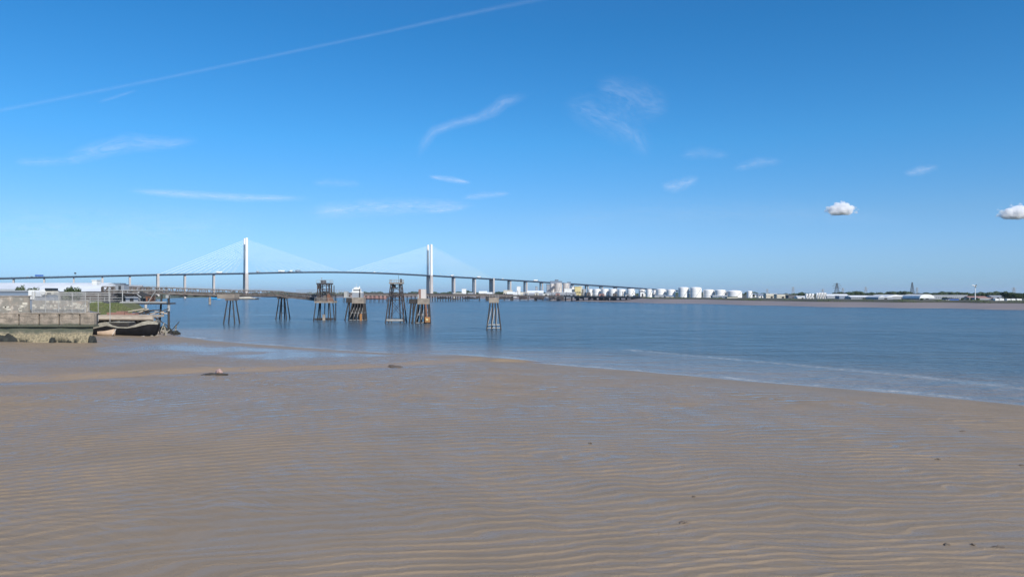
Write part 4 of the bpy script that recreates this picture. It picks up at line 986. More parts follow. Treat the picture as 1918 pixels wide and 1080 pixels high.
# ================================================================= TREES
def crown_mesh(name, seed, hgt, rad, n, leaf, m, trunk_h):
    r = random.Random(seed); mb = MB(); lobes=[]
    for k in range(9):
        a=r.uniform(0,6.28); d=r.uniform(0,.62)*rad; z=trunk_h+(hgt-trunk_h)*r.uniform(.18,.82); lobes.append((d*math.cos(a),d*math.sin(a),z,rad*r.uniform(.32,.55)))
    lobes.append((0,0,trunk_h+(hgt-trunk_h)*.5,rad*.6))
    for k in range(n):
        lx,ly,lz,lr=r.choice(lobes); u=r.uniform(-1,1); a=r.uniform(0,6.28); q=math.sqrt(1-u*u); rr=lr*r.uniform(.55,1.05)
        c=Vector((lx+rr*q*math.cos(a),ly+rr*q*math.sin(a),lz+rr*u*.85))
        nrm=Vector((q*math.cos(a)+r.uniform(-.6,.6),q*math.sin(a)+r.uniform(-.6,.6),u+r.uniform(-.4,.8))).normalized()
        t1=nrm.orthogonal().normalized(); t2=nrm.cross(t1); s_=leaf*r.uniform(.6,1.3)
        mb.add([c+t1*s_,c+t2*s_*.7,c-t1*s_,c-t2*s_*.7],[(0,1,2,3)])
    me=bpy.data.meshes.new(name); me.from_pydata(mb.v,[],mb.f); me.materials.append(m); return me
protos=[]
for k,(hg_,rd,m_) in enumerate(((9,4.2,'leafdark'),(8,4.8,'leaf'),(10,3.6,'leafdark'),(6,4.4,'leaf'))):
    protos.append((crown_mesh('crown',k+3,hg_,rd,900,.42,M[m_],hg_*.22),hg_,rd))
    tb=MB(); tb.tube((0,0,-1),(0,0,hg_*.55),.32,.15,8)
    for a in range(4): tb.tube((0,0,hg_*.3+a*.4),(math.cos(a*1.7)*rd*.5,math.sin(a*1.7)*rd*.5,hg_*.55+a*.4),.12,.05,6)
    me=bpy.data.meshes.new('trunk'); me.from_pydata(tb.v,[],tb.f); me.materials.append(M['bark']); protos[-1]+=(me,)
def tree(px, top, Yd, label, k=0, z0=GZ-.3, wid=1., group=None, cat='tree', name='tree'):
    cm,hg_,rd,tm_=protos[k%4]; e=empty(name,(X_(px,Yd),Yd,z0),label,cat,group)
    s_=(Z_(top,Yd)-z0)/hg_; e.scale=(s_*wid,s_*wid,s_); e.rotation_euler=(0,0,random.uniform(0,6))
    for nm,me in (('crown',cm),('trunk',tm_)): o=bpy.data.objects.new(nm,me); col.objects.link(o); o.parent=e
    return e
tree(1586,547,860,'dark rounded tree right of the tall transmission tower',0,wid=1.3); tree(1606,544.5,880,'biggest rounded dark tree left of the wavy roofs',1,wid=1.5)
tree(1614,547,900,'dark tree adjoining the biggest rounded one on its right',0,wid=1.3)
G_='dark trees behind the far shore sheds'
pos_=[(1625,548.3),(1634,547.5),(1642,548.6),(1650,547.6),(1667,546.4),(1673,545.8),(1681,546.3),(1688,545.7),(1695,545.3),(1702,546),(1748,549.3),(1758,548.6),(1768,549),(1781,546.6),(1798,549.2),(1806,547.8),(1815,548.4),(1841,548.3),(1850,549),(1860,548.7),(1869,549.1)]
words=['above the long white roofed shed','behind the wavy roofed warehouse','above the long grey shed','behind the white mast']
cnt={}
for i,(px,t_) in enumerate(pos_):
    w=0 if px<1655 else 1 if px<1710 else 2 if px<1812 else 3; cnt[w]=cnt.get(w,0)+1
    tree(px,t_-.5,880+(i*37)%90,f'dark tree {words[w]}, {ORD[cnt[w]-1]} from the left there',i,wid=1.25,group=G_)
for i,(px,t_,Yd,lab) in enumerate(((1882,545,640,'tallest dark tree at the left edge of the right hand copse'),(1891,547,630,'dark tree beside the tallest one in the right hand copse'),(1901,549,620,'broad green tree in the middle of the right hand copse'),(1911,549.5,625,'green tree right of the middle of the copse'),(1922,547.5,640,'dark tree at the right edge of the view'),(1938,548,640,'dark tree just outside the right edge'))):
    tree(px,t_,Yd,lab,(0 if i<2 else 2*i),wid=1.7)
tree(1769,556,610,'rounded green bush left of the navy blue building',3,wid=1.2,cat='bush',name='bush'); tree(1726,558.5,600,'low dark bush before the curved hall',3,wid=1.3,cat='bush',name='bush')
for i,px in enumerate((1802,1812,1819,1832)): tree(px,557.5+(i%2)*.7,600,f'low dark bush near the foot of the white mast, {ORD[i]} from the left',i,wid=1.2,cat='bush',name='bush',group='bushes on the right bank')
for i,(px,t_) in enumerate(((1420,551),(1433,552),(1412,550.5),(1478,550.5),(1500,550),(1505,549.3))): tree(px,t_,1000,('dark tree right of the tank row, %s from the left'%ORD[i]) if i<3 else 'dark tree above the black warehouse, %s from the left'%ORD[i-3],i,wid=1.2)
for i,(px,t_,Yd,w) in enumerate(((34,536.5,330,.9),(41,533.5,330,.6),(56,538,340,1.),(63,538.6,340,.8),(133,535,330,.8),(140,537.5,335,1.),(148,538.8,340,1.),(127,538.5,340,.8))):
    tree(px,t_,Yd,('dark bushy tree before the big white warehouse, %s from the left'%ORD[i]),i,z0=4.6,wid=w*.6,group='trees before the white warehouses')
for i,(px,t_) in enumerate(((935,545.5),(941,546.5),(947,547),(1016,545),(925+6,546))): tree(px,t_,1450,'dark tree on the far bank between bridge and silos, %s'%['leftmost of the clump','second of the clump','third of the clump','alone beside the silos','right beside the wide pier'][i],i,wid=1.7,group='trees beyond the right pylon')
# far woods : uncountable mass behind everything, real leaf clumps
wd=MB(); r=random.Random(5)
def wood(px0,px1,top,Yd,n,sz):
    for k in range(n):
        px=r.uniform(px0,px1); env=top+1.2*math.sin(px*.07)+.8*math.sin(px*.19+2)+.6*math.sin(px*.43)
        y=Yd*r.uniform(.97,1.06); zt=Z_(env,Yd); z=GZ+(zt-GZ)*(r.random()**.6); c=Vector((X_(px,y),y,z))
        nrm=Vector((r.uniform(-1,1),r.uniform(-1.2,.2),r.uniform(-.2,1))).normalized(); t1=nrm.orthogonal().normalized(); t2=nrm.cross(t1); s_=sz*r.uniform(.5,1.3)
        wd.add([c+t1*s_,c+t2*s_,c-t1*s_,c-t2*s_],[(0,1,2,3)])
wood(806,960,547.3,2500,2600,3.2); wood(600,806,548.2,3000,2400,3.4); wood(230,600,548.6,3000,3600,3.4); wood(960,1420,548.8,2200,3600,2.6)
wood(1410,1600,550.2,1250,3500,1.3); wood(1560,1925,548.4,1300,9000,1.4); wood(1925,2500,548,1300,7000,1.6); wood(-900,230,548,2600,5000,3.2)
tag(wd.build('far_woods', M['leafdark'], loose=True), 'dark line of distant woods along the horizon', 'woods', kind='stuff')
# bank scrub
sb=MB()
for k in range(9000):
    px=r.uniform(1205,2500); Y0,zt=far_line(px); fy=r.uniform(1.085,1.125); y=Y0*fy; z=zt+1.0*(min(1,(fy-1.083)/.015))+r.uniform(0,1.0)*(.5+.5*math.sin(px*.09))
    c=Vector(((px-CX)/F*y,y,z)); nrm=Vector((r.uniform(-1,1),-.6,r.uniform(0,1))).normalized(); t1=nrm.orthogonal().normalized(); t2=nrm.cross(t1); s_=.38*r.uniform(.5,1.3)
    sb.add([c+t1*s_,c+t2*s_,c-t1*s_,c-t2*s_],[(0,1,2,3)])
tag(sb.build('bank_scrub', M['leaf'], loose=True), 'low green scrub along the top of the far mud bank', 'scrub', kind='stuff')

# ================================================================= SEA WALL (left)
W0=-150.; xr=X_(175.5,WY); sw=empty('sea_wall',(xr-8,WY,0),'stained old concrete sea wall with tide marks at the left edge','sea wall')
zr=lambda py: Z_(py,WY)
# battered base with irregular foot
n=70; rows_=[]
for z,off in ((-.6,-.25),(.9,-.12),(2.2,.05),(3.1,.25),(zr(612.5),.35)):
    rows_.append([(W0+(xr-.25-W0)*i/n, WY+off+.10*math.sin(i*.9+z)+.08*random.uniform(-1,1), z+(.12*random.uniform(-1,1) if -.5<z<3 else 0)) for i in range(n+1)])
mb=MB().sheet(rows_,True); e_=[r_[-1] for r_ in rows_]
mb.sheet([e_,[(x-9,y+16,z) for x,y,z in e_]],False)
mb.sheet([rows_[-1],[(x,WY+1.6,zr(612.5)) for x,y,z in rows_[-1]]],False)
mb.build('wall_base', M['wall'], sw, loose=True)
MB().box(W0,xr+.02,WY-.12,WY+1.8,zr(612),zr(608.8)).build('ledge', M['wall'], sw, bevel=.06)
xs=[W0]+[X_(p,WY) for p in (-154,-116,-78,-40,-2,35,73,110.5,149)]+[xr]
for a,b in zip(xs[:-1],xs[1:]):
    MB().box(a+.14,b-(.14 if b!=xr else 0),WY,WY+1.0,zr(608.75),zr(588.2)).build('wall_panel', M['wall'], sw, bevel=.05)
MB().box(W0,xr-.1,WY+.35,WY+1.6,zr(608.7),zr(588.3)).build('wall_backing', M['dark'], sw)
MB().box(W0,xr-.05,WY-.06,WY+2.4,zr(588.15),zr(585.6)).build('coping', M['wall'], sw, bevel=.05)
q_=[(W0,WY+2.41),(xr-.2,WY+2.41),(xr*(WY+26)/WY-1.5,WY+26),(W0,WY+26)]
MB().add([(x,y,z) for z in (zr(590),zr(586)) for x,y in q_],[(3,2,1,0),(4,5,6,7)]+[(i,(i+1)%4,4+(i+1)%4,4+i) for i in range(4)]).build('terrace', M['tarmac'], sw)
# side wing in shade (weed hung end)
# upper walls behind
uw=empty('block_wall',(X_(25,WY+2.6),WY+2.6,zr(586)),'patched blockwork wall standing on the sea wall terrace','wall')
Yw=WY+3.2
MB().box(-120,X_(53,Yw),Yw,Yw+.6,Z_(586,WY),Z_(555.5,Yw)).build('wall', M['block'], uw, bevel=.03)
MB().box(X_(53,Yw)+.01,X_(158,Yw),Yw+1.2,Yw+1.8,Z_(586,WY),Z_(562.5,Yw)).build('wall', M['block'], uw, bevel=.03)
MB().box(-120,X_(54,Yw)+.1,Yw-.08,Yw+.68,Z_(555.4,Yw),Z_(553.5,Yw)).build('coping', M['oldconc'], uw, bevel=.04)
fb=MB()
rr_=random.Random(3)
for k in range(34):
    px=rr_.uniform(2,156); py=rr_.uniform(566,583); w=rr_.uniform(.3,.9); yy=Yw-.03 if px<50 else Yw+1.17
    if 46<px<58: continue
    fb.box(X_(px,yy),X_(px,yy)+w,yy,yy+.05,Z_(py,yy),Z_(py,yy)+rr_.uniform(.25,.5))
fb.build('patch_block', M['cream'], uw)
# wire fence
fe=empty('wire_fence',(X_(110,WY+.6),WY+.6,zr(585.6)),'tall wire mesh fence on the sea wall coping','fence')
Yf=WY+.6; zb,ztp=zr(585.5),Z_(546.5,Yf)
for px in (60,85,110,135,160.5): MB().tube((X_(px,Yf),Yf,zb),(X_(px,Yf),Yf,ztp),.05,None,8).build('post', M['rail'], fe)
mb=MB()
for py in (547,562.5,584.5): mb.tube((X_(60,Yf),Yf,Z_(py,Yf)),(X_(160.5,Yf),Yf,Z_(py,Yf)),.03,None,6)
mb.build('rail', M['rail'], fe)
mb=MB(); xa,xb=X_(60,Yf),X_(160.5,Yf); hf=ztp-zb; stp=.16; k=xa-hf
while k<xb:
    for sg in (1,-1):
        x0_,x1_=(k,k+hf) if sg>0 else (k+hf,k); za_,zb_=zb,ztp
        # clip
        f0=0;f1=1
        dx=x1_-x0_
        lo,hi=(xa-x0_)/dx,(xb-x0_)/dx
        if lo>hi: lo,hi=hi,lo
        f0,f1=max(0,lo),min(1,hi)
        if f1-f0>.01: mb.beam((x0_+dx*f0,Yf+.02*sg,zb+hf*f0),(x0_+dx*f1,Yf+.02*sg,zb+hf*f1),.02,.02)
    k+=stp
mb.build('wire_mesh', M['rail'], fe)
# vehicles behind the fence
Yv=WY+9
v=empty('tipper_truck',(X_(82,Yv),Yv,5.6),'white truck with dark cab windows parked behind the wire fence','truck')
MB().box(X_(59,Yv),X_(70,Yv),Yv-1.1,Yv+1.1,Z_(561,Yv),Z_(543,Yv)).build('cab', M['white'], v, bevel=.12)
MB().box(X_(71,Yv),X_(83,Yv),Yv-1.0,Yv+1.0,Z_(556,Yv),Z_(545,Yv)).build('tank', M['roofwhite'], v, bevel=.2)
MB().tube((X_(86,Yv),Yv-1,Z_(547,Yv)),(X_(86,Yv),Yv+1,Z_(547,Yv)),.55,None,14).build('drum', M['white'], v)
h_=MB().box(X_(88,Yv),X_(105,Yv),Yv-.9,Yv+.9,Z_(552,Yv),Z_(545,Yv)).build('engine_cover', M['cream'], v, bevel=.15)
MB().box(X_(89,Yv),X_(104,Yv),Yv-.92,Yv+.9,Z_(544.9,Yv),Z_(539.5,Yv)).build('canopy', M['glass'], v, bevel=.08)
MB().box(X_(94,Yv),X_(101,Yv),Yv-.96,Yv-.9,Z_(550.5,Yv),Z_(548,Yv)).build('grille', M['dark'], h_)
MB().box(X_(60,Yv),X_(106,Yv),Yv-.8,Yv+.8,Z_(562,Yv),Z_(556.5,Yv)).build('chassis', M['grey'], v)
for px in (65,78,98):
    for yy in (-1,1): MB().tube((X_(px,Yv),Yv+yy-.15,6.1),(X_(px,Yv),Yv+yy+.15,6.1),.5,None,14).build('wheel', M['tyre'], v)
MB().box(X_(56,Yv),X_(110,Yv),Yv-1.5,Yv+1.5,zr(586)-.3,5.62)
ps=empty('pipe_rack',(X_(130,WY+6),WY+6,zr(586)),'pale horizontal pipes on low stands behind the wire fence','pipes')
Yp=WY+7; mb=MB()
for py in (549,552.5): mb.tube((X_(106,Yp),Yp,Z_(py,Yp)),(X_(208,Yp),Yp,Z_(py,Yp)),.08,None,8)
mb.build('pipe', M['rail'], ps); mb=MB()
for px in (112,136,160,184,206): mb.box(X_(px,Yp)-.05,X_(px,Yp)+.05,Yp-.05,Yp+.05,4.6,Z_(549,Yp))
mb.build('stand', M['rail'], ps)
# rocks at the wall foot
for k,(px,py,w,h,lab) in enumerate(((4,640,2.6,1.9,'big black weedy rock at the foot of the sea wall by the left edge'),(19,642,1.1,.9,'smaller dark rock beside the big one at the wall foot'),(47,644,.9,.35,'low flat dark rock under the sea wall'),(60,644,.6,.35,'small dark rock under the sea wall left of the arched one'),(98,643,.75,1.35,'dark arched weedy lump against the sea wall'),(172,640,.8,1.7,'dark weedy heap at the right corner of the sea wall'))):
    x=X_(px,WY-.4); o=MB().blob((x,WY-.25,.45),(w,.7,h),k+5,14,.16).build('rock', M['rock'], None, (x,WY-.25,.3)); tag(o,lab,'rock')

# ================================================================= WHARF EDGE, HULK, DINGHY
gb=MB(); gr=[]
for j in range(9):
    row=[]
    for i in range(25):
        x=X_(140,200)+(X_(243,200)-X_(140,200))*i/24; f=j/8; top=7.25-2.4*max(0,(i-13)/11)**1.5-.25*math.sin(i*.7)
        row.append((x+.25*random.uniform(-1,1), 191+22*f, 3.0+(top-3.0)*min(1,(f/.55))**.8+.12*random.uniform(-1,1)))
    gr.append(row)
o=gb.sheet(gr).build('grass_bank', M['grassy'], loose=True); tag(o,kind='structure')
tf=MB()
for k in range(5200):
    i=random.uniform(0,24); f=random.uniform(0,.62); top=7.25-2.4*max(0,(i-13)/11)**1.5-.25*math.sin(i*.7)
    x=X_(140,200)+(X_(243,200)-X_(140,200))*i/24; y=191+22*f; z=3.0+(top-3.0)*min(1,(f/.55))**.8-.05
    a=random.uniform(0,3.14); w=.05; h=random.uniform(.25,.6); dx,dy=math.cos(a)*w,math.sin(a)*w; lx,ly=random.uniform(-.15,.15),random.uniform(-.15,.15)
    tf.add([(x-dx,y-dy,z),(x+dx,y+dy,z),(x+lx,y+ly,z+h)],[(0,1,2)])
tag(tf.build('grass', M['grassblade'], loose=True),'rough green grass on the bank behind the black barge','grass',kind='stuff')
Yq=183
wf=empty('timber_wharf',(X_(230,Yq),Yq,0),'weathered timber wharf edge behind the black barge','wharf')
MB().box(X_(178,Yq),X_(286,Yq),Yq-.4,Yq+6,Z_(594.5,Yq),Z_(590,Yq)).build('deck', M['timber'], wf, bevel=.05)
MB().tube((X_(180,Yq-1),Yq-1,Z_(596,Yq-1)),(X_(287,Yq-1),Yq-1,Z_(597.2,Yq-1)),.46,.4,12).build('fender_beam', M['timber'], wf)
mb=MB()
for k,px in enumerate(range(182,286,9)): mb.box(X_(px,Yq)-.18,X_(px,Yq)+.18,Yq-.1,Yq+.3,-.5,Z_(594.5,Yq))
mb.box(X_(178,Yq),X_(284,Yq),Yq+.6,Yq+.9,-.5,Z_(594.6,Yq)); mb.build('pile', M['darktimber'], wf)
mb=MB()
for a,b,h in ((204,222,.6),(222,236,.9),(238,256,.45)): mb.box(X_(a,Yq+3),X_(b,Yq+3),Yq+2,Yq+4,Z_(590,Yq)+.01,Z_(590,Yq)+h)
mb.build('crate_stack', M['brick'], wf)
Yh=172.5
hk=empty('barge_hulk',(X_(240,Yh),Yh,0),'derelict black barge lying on the mud with upturned bow','barge')
L0,L1=X_(178,Yh),X_(298,Yh); rs=[]; gw=[]
prof=[(0,616.5,1.),(.08,614,1.),(.18,611,1.),(.28,608.6,1.),(.36,610.5,1.),(.45,612.5,1),(.6,613,1.),(.72,611,1.),(.82,608,.95),(.9,606,.8),(.96,606,.55),(1.0,606.8,.2)]
for f,py,w in prof:
    x=L0+(L1-L0)*f; zt=Z_(py,Yh); B=2.7*w; rk=-max(0,(f-.86)/.14)*1.0
    rs.append([(x+rk*1.3,Yh-B*.5,-.3),(x+rk*.5,Yh-B*.92,.9),(x,Yh-B,zt),(x-.0,Yh+B,zt),(x+rk*.5,Yh+B*.92,.9),(x+rk*1.3,Yh+B*.5,-.3)]); gw.append(((x,Yh-B,zt),(x,Yh+B,zt)))
MB().rings(rs,True,True).build('hull', M['hull'], hk)
mb=MB()
GH=[.5,.75,.95,.85,.35,.2,.2,.5,.75,.8,.6,.35]
for i in range(len(gw)-1):
    for q in (0,1):
        sg=-.1 if q==0 else .1; A=[]
        for k in (i,i+1):
            p=Vector(gw[k][q]); A+= [(p.x,p.y+sg,p.z-.05),(p.x,p.y+sg,p.z+GH[k]),(p.x,p.y-sg,p.z+GH[k]),(p.x,p.y-sg,p.z-.05)]
        mb.add(A,[(0,1,5,4),(1,2,6,5),(2,3,7,6),(3,0,4,7),(0,3,2,1),(4,5,6,7)])
mb.build('gunwale', M['gunwale'], hk)
MB().box(X_(209,Yh),X_(248,Yh),Yh-1.7,Yh+1.7,Z_(613,Yh),Z_(603.5,Yh)).build('hatch_coaming', M['darktimber'], hk, bevel=.05)
mb=MB(); 
for k in range(9): x=X_(211+4*k,Yh); mb.box(x-.2,x+.2,Yh-1.85,Yh+1.85,Z_(603.4,Yh),Z_(602.3,Yh))
mb.build('hatch_cover', M['gunwale'], hk)
MB().tube((X_(292,Yh),Yh,Z_(607,Yh)),(X_(292,Yh),Yh,Z_(601,Yh)),.12,None,7).build('bollard', M['rust'], hk)
Yb=Yh-4.2; md=float(mud_z(np.array([[X_(199,Yb)]]),np.array([[Yb]]))[0][0,0]); dh=empty('dinghy',(X_(199,Yb),Yb,.3),'small pale brown rowing boat lying by the black barge','boat'); rs=[]
for k in range(9):
    f=k/8; x=X_(184,Yb)+(X_(215,Yb)-X_(184,Yb))*f; w=.75*math.sin(math.pi*(.12+.82*f))**.6; zt=md+.95+.55*f**2; rs.append([(x,Yb-w*.82,md-.05+.3*max(0,f-.8)*3),(x,Yb-w*.95,md+.45),(x,Yb-w,zt),(x,Yb-w+.07,zt),(x,Yb-w*.6,md+.4),(x,Yb+w*.6,md+.4),(x,Yb+w-.07,zt),(x,Yb+w,zt),(x,Yb+w*.85,md+.45),(x,Yb+w*.4,md+.02)])
MB().rings(rs,True,True).build('hull', M['dinghy'], dh)
mb=MB(); 
for f in (.3,.6): x=X_(184,Yb)+(X_(215,Yb)-X_(184,Yb))*f; mb.box(x-.12,x+.12,Yb-.6,Yb+.6,md+.7,md+.75)
mb.build('thwart', M['timber'], dh); MB().beam((X_(210,Yb-1),Yb-.9,md+.2),(X_(217,Yb-1),Yb-.9,md+1.5),.08,.08).build('oar', M['white'], dh)
# rubble and slipway timbers right of the barge
rk=[(301,617,1.2,.6),(308,620,.9,.5),(314,616,1.0,.55),(321,621,.8,.45),(328,621.5,1.1,.5),(297,622,.7,.4),(333,622.5,.6,.35),(306,612,.9,.6),(244,628,.5,.2),(268,629,.5,.18),(291,627,.8,.3),(284,628,.45,.2)]
for k,(px,py,w,h) in enumerate(rk):
    p=gnd(px,py+2,.15); pale=k in (1,5,8,9,10,11)
    lab=(('pale' if pale else 'dark weedy')+' stone '+('in the rubble right of the barge bow' if px>294 else 'on the mud in front of the black barge'))
    lab+=', '+ORD[sorted([q[0] for q in rk if (q[0]>294)==(px>294)]).index(px)]+' from the left there'
    o=MB().blob((p.x,p.y,.25),(w,w*.8,h),k+40,12,.18).build('rock', M['palerock' if pale else 'rock'], None, (p.x,p.y,.1)); tag(o,lab,'rock','rubble beside the barge')
wr=empty('timber_wreckage',gnd(312,618,.2),'tangle of broken dark timber posts between the barge bow and the staging','wreckage'); rw=random.Random(8)
for k in range(22):
    px=rw.uniform(284,330); Yk=rw.uniform(176,200); L_=rw.uniform(1.5,4.2)*(1 if px<318 else .5); a=rw.uniform(-1.1,1.1); b_=rw.uniform(-.5,.5); x=X_(px,Yk)
    MB().beam((x,Yk,-.3),(x+math.sin(a)*L_,Yk+b_,-.2+abs(math.cos(a))*L_),rw.uniform(.14,.3),rw.uniform(.14,.3)).build('post',M['darktimber' if k%4 else 'gunwale'],wr)
for k in range(10):
    px=rw.uniform(232,292); Yk=rw.uniform(186,196); x=X_(px,Yk); L_=rw.uniform(2,5)
    MB().beam((x,Yk,rw.uniform(4.2,5.6)),(x+L_,Yk+1,rw.uniform(4.4,6.2)),.25,.25).build('plank',M['darktimber' if k%3 else 'timber'],wr)
# debris on the flat
def mudz(x,y): return float(mud_z(np.array([[x]]),np.array([[y]]))[0][0,0])
def onmud(px,py):
    z=.6
    for _ in range(12): p=gnd(px,py,z); z=mudz(p.x,p.y)
    return Vector((p.x,p.y,z))
p=onmud(403,702); e=empty('debris',p,'dark flat piece of flotsam with a pale pinkish lump on the mud','debris')
MB().blob((p.x,p.y,p.z+.05),(1.25,.6,.16),2,14,.15).build('mat', M['weed'], e); MB().blob((p.x+.3,p.y+.2,p.z+.32),(.38,.3,.3),3,10,.2).build('lump', M['pink'], e)
p=onmud(735,687); o=MB().blob((p.x,p.y,p.z-.06),(1.2,.9,.18),4,16,.22).build('mud_mound', M['mound'], None, p); tag(o,'low brown mound of weed at the end of the creek bank','mound')
for k,(px,py,w,lab) in enumerate(((1802,807,.28,'small dark weed clump high on the right of the mud'),(1278,978,.20,'dark flat weed clump low in the middle right'),(1772,1020,.15,'leftmost of the three dark weed clumps at lower right'),(1823,1020,.13,'middle one of the three dark weed clumps at lower right'),(1868,1024,.24,'rightmost and largest of the three dark weed clumps at lower right'),(1757,860,.16,'tiny dark clump right of centre on the rippled mud'),(1106,830,.14,'tiny dark clump near the middle of the mud'),(1300,930,.13,'tiny dark clump above the flat weed clump'),(1914,871,.14,'tiny reddish clump at the right edge of the mud'))):
    p=onmud(px,py); mb=MB(); w*=.8
    for q in range(3): mb.blob((p.x+w*random.uniform(-.7,.7),p.y+w*random.uniform(-.4,.4),p.z+.01),(w*random.uniform(.5,.9),w*.5,.045),q+k*3+20,10,.25)
    o=mb.build('weed_clump', M['mound'], None, p); tag(o,lab,'weed clump')

# ================================================================= CLOUDS
ALT=9000.
def cloud_mat(name,strength,seed,scale_u=3.,scale_v=1.2,lo=.38,hi=.72):
    m=bpy.data.materials.new(name); m.use_nodes=True; t=NT(m.node_tree); m.node_tree.nodes.clear()
    uv=t.new('ShaderNodeUVMap').outputs[0]; s=t.new('ShaderNodeSeparateXYZ'); t.link(uv,s.inputs[0]); u,v=s.outputs[0],s.outputs[1]
    pos=t.mapping(uv,(scale_u,scale_v,1)); pos.node.inputs['Location'].default_value=(seed*3.7,seed*1.9,0)
    n=t.noise(pos,2.2,10,.68,1.2); n2=t.noise(t.mapping(pos,(.5,2.2,1),(0,0,.2)),9,6,.65,.8)
    vv=t.math('ABSOLUTE',t.math('SUBTRACT',t.math('MULTIPLY',v,2),1))
    edge=t.math('POWER',t.math('SUBTRACT',1,vv,clamp=True),1.3)
    ue=t.math('MULTIPLY',t.maprange(u,0,.22,0,1,True),t.maprange(u,.78,1,1,0,True))
    f=t.math('ADD',t.math('MULTIPLY',t.maprange(n,lo,hi),.62),t.math('MULTIPLY',t.maprange(n2,.38,.62),.38))
    a=t.math('MULTIPLY',t.math('MULTIPLY',t.math('MULTIPLY',edge,ue),f),strength*.75,clamp=True)
    tr=t.new('ShaderNodeBsdfTranslucent'); tr.inputs[0].default_value=(1,1,1,1); df=t.new('ShaderNodeBsdfDiffuse'); df.inputs[0].default_value=(1,1,1,1)
    mx0=t.new('ShaderNodeMixShader',i_0=.15); t.link(tr.outputs[0],mx0.inputs[1]); t.link(df.outputs[0],mx0.inputs[2])
    tp=t.new('ShaderNodeBsdfTransparent'); mx=t.new('ShaderNodeMixShader'); t.link(a,mx.inputs[0]); t.link(tp.outputs[0],mx.inputs[1]); t.link(mx0.outputs[0],mx.inputs[2])
    out=t.new('ShaderNodeOutputMaterial'); t.link(mx.outputs[0],out.inputs[0]); return m
def wisp(name,pts,strength,label,seed,cat='cloud',su=3.,sv=1.2,lo=.38,hi=.72,alt=ALT):
    P=[Vector((a,b,0)) for a,b,w in pts]; N_=40; L=[0]
    for a,b in zip(P[:-1],P[1:]): L.append(L[-1]+(b-a).length)
    rows_=[]; us=[]
    for i in range(N_+1):
        d=L[-1]*i/N_
        x=float(np.interp(d,L,[p[0] for p in pts])); y=float(np.interp(d,L,[p[1] for p in pts])); w=float(np.interp(d,L,[p[2] for p in pts]))
        x2=float(np.interp(d+L[-1]*.05,L,[p[0] for p in pts])); y2=float(np.interp(d+L[-1]*.05,L,[p[1] for p in pts])); x1=float(np.interp(d-L[-1]*.05,L,[p[0] for p in pts])); y1=float(np.interp(d-L[-1]*.05,L,[p[1] for p in pts]))
        t_=Vector((x2-x1,y2-y1)).normalized(); nx,ny=-t_.y,t_.x
        row=[]
        for j in range(5):
            k=(j/4*2-1)*w; py=min(y+ny*k,HZ-30); px=x+nx*k; Yc=(alt-H)*F/(HZ-py); row.append((X_(px,Yc),Yc,alt))
        rows_.append(row)
    mb=MB().sheet(rows_); c=rows_[N_//2][2]
    o=mb.build(name,cloud_mat(name+'_vapour',strength,seed,su,sv,lo,hi),None,c,loose=True)
    uvl=o.data.uv_layers.new(name='UVMap')
    for li,lp in enumerate(o.data.loops): vi=lp.vertex_index; uvl.data[li].uv=((vi//5)/N_,(vi%5)/4)
    tag(o,label,cat); return o
wisp('contrail',[(-420,268,9),(-100,226,7),(0,207,6),(300,148,5),(500,107,5),(700,65,5),(860,30,6),(980,5,7),(1250,-50,9)],.12,'long straight contrail across the upper left of the sky',1,'contrail',30,1.,.2,.6)
wisp('contrail',[(800,-45,10),(960,-20,12),(1150,-40,12)],.1,'faint short trail at the top of the sky',13,'contrail',6)
wisp('cirrus_cloud',[(180,193,5),(260,168,4)],.22,'tiny faint streak just below the long contrail',2,su=1.5)
wisp('cirrus_cloud',[(110,300,14),(170,285,22),(240,268,24),(320,268,16),(380,262,8)],.42,'soft feathery cloud at the left of the sky',3,su=2)
wisp('cirrus_cloud',[(20,303,9),(90,303,12),(180,298,10)],.3,'low faint streak left of the soft feathery cloud',4,su=2)
wisp('cirrus_cloud',[(230,356,6),(330,363,10),(450,370,10),(590,372,6)],.5,'long thin white streak above the left pylon',5,su=5,lo=.25,hi=.6)
wisp('cirrus_cloud',[(560,400,20),(680,390,22),(780,386,20),(900,384,10)],.5,'broad pale streaky cloud above the mid span',6,su=4,sv=1.5)
wisp('cirrus_cloud',[(790,396,5),(840,393,8),(880,386,5)],.7,'short bright streak right of the broad pale cloud',7,su=2)
wisp('cirrus_cloud',[(780,300,8),(795,268,14),(812,246,13),(850,232,12),(895,221,12),(925,207,17),(945,190,16),(995,178,10)],.33,'curling wispy cloud high over the right pylon',8,su=4,sv=1.3,lo=.3,hi=.65)
wisp('cirrus_cloud',[(1110,158,20),(1155,172,40),(1200,192,52),(1260,205,26)],.24,'upper of two soft patches right of centre',9,su=1.5,sv=1.6)
wisp('cirrus_cloud',[(1050,190,18),(1105,208,42),(1150,226,48),(1190,254,34),(1220,300,14)],.22,'lower of two soft patches right of centre',10,su=2,sv=1.6)
wisp('cirrus_cloud',[(800,330,4),(845,336,8),(885,343,4)],.55,'small thin white dash above the right pylon',11,su=2,lo=.25,hi=.6)
wisp('cirrus_cloud',[(1235,348,8),(1262,350,16),(1285,342,14),(1312,332,8)],.5,'small hooked wisp right of centre',12,su=2)
wisp('cirrus_cloud',[(1270,292,10),(1310,286,16),(1370,292,10)],.2,'very faint patch above the hooked wisp',14,su=2)
wisp('cirrus_cloud',[(1370,318,8),(1420,304,14),(1470,302,8)],.28,'faint wisp right of the hooked wisp',15,su=2)
wisp('cirrus_cloud',[(1690,327,6),(1725,319,12),(1760,312,6)],.5,'small faint wisp at the right of the sky',16,su=1.5)
wisp('cirrus_cloud',[(860,372,5),(905,366,9),(960,362,5)],.45,'small thin streak right of the broad pale cloud, above the deck',17,su=2)
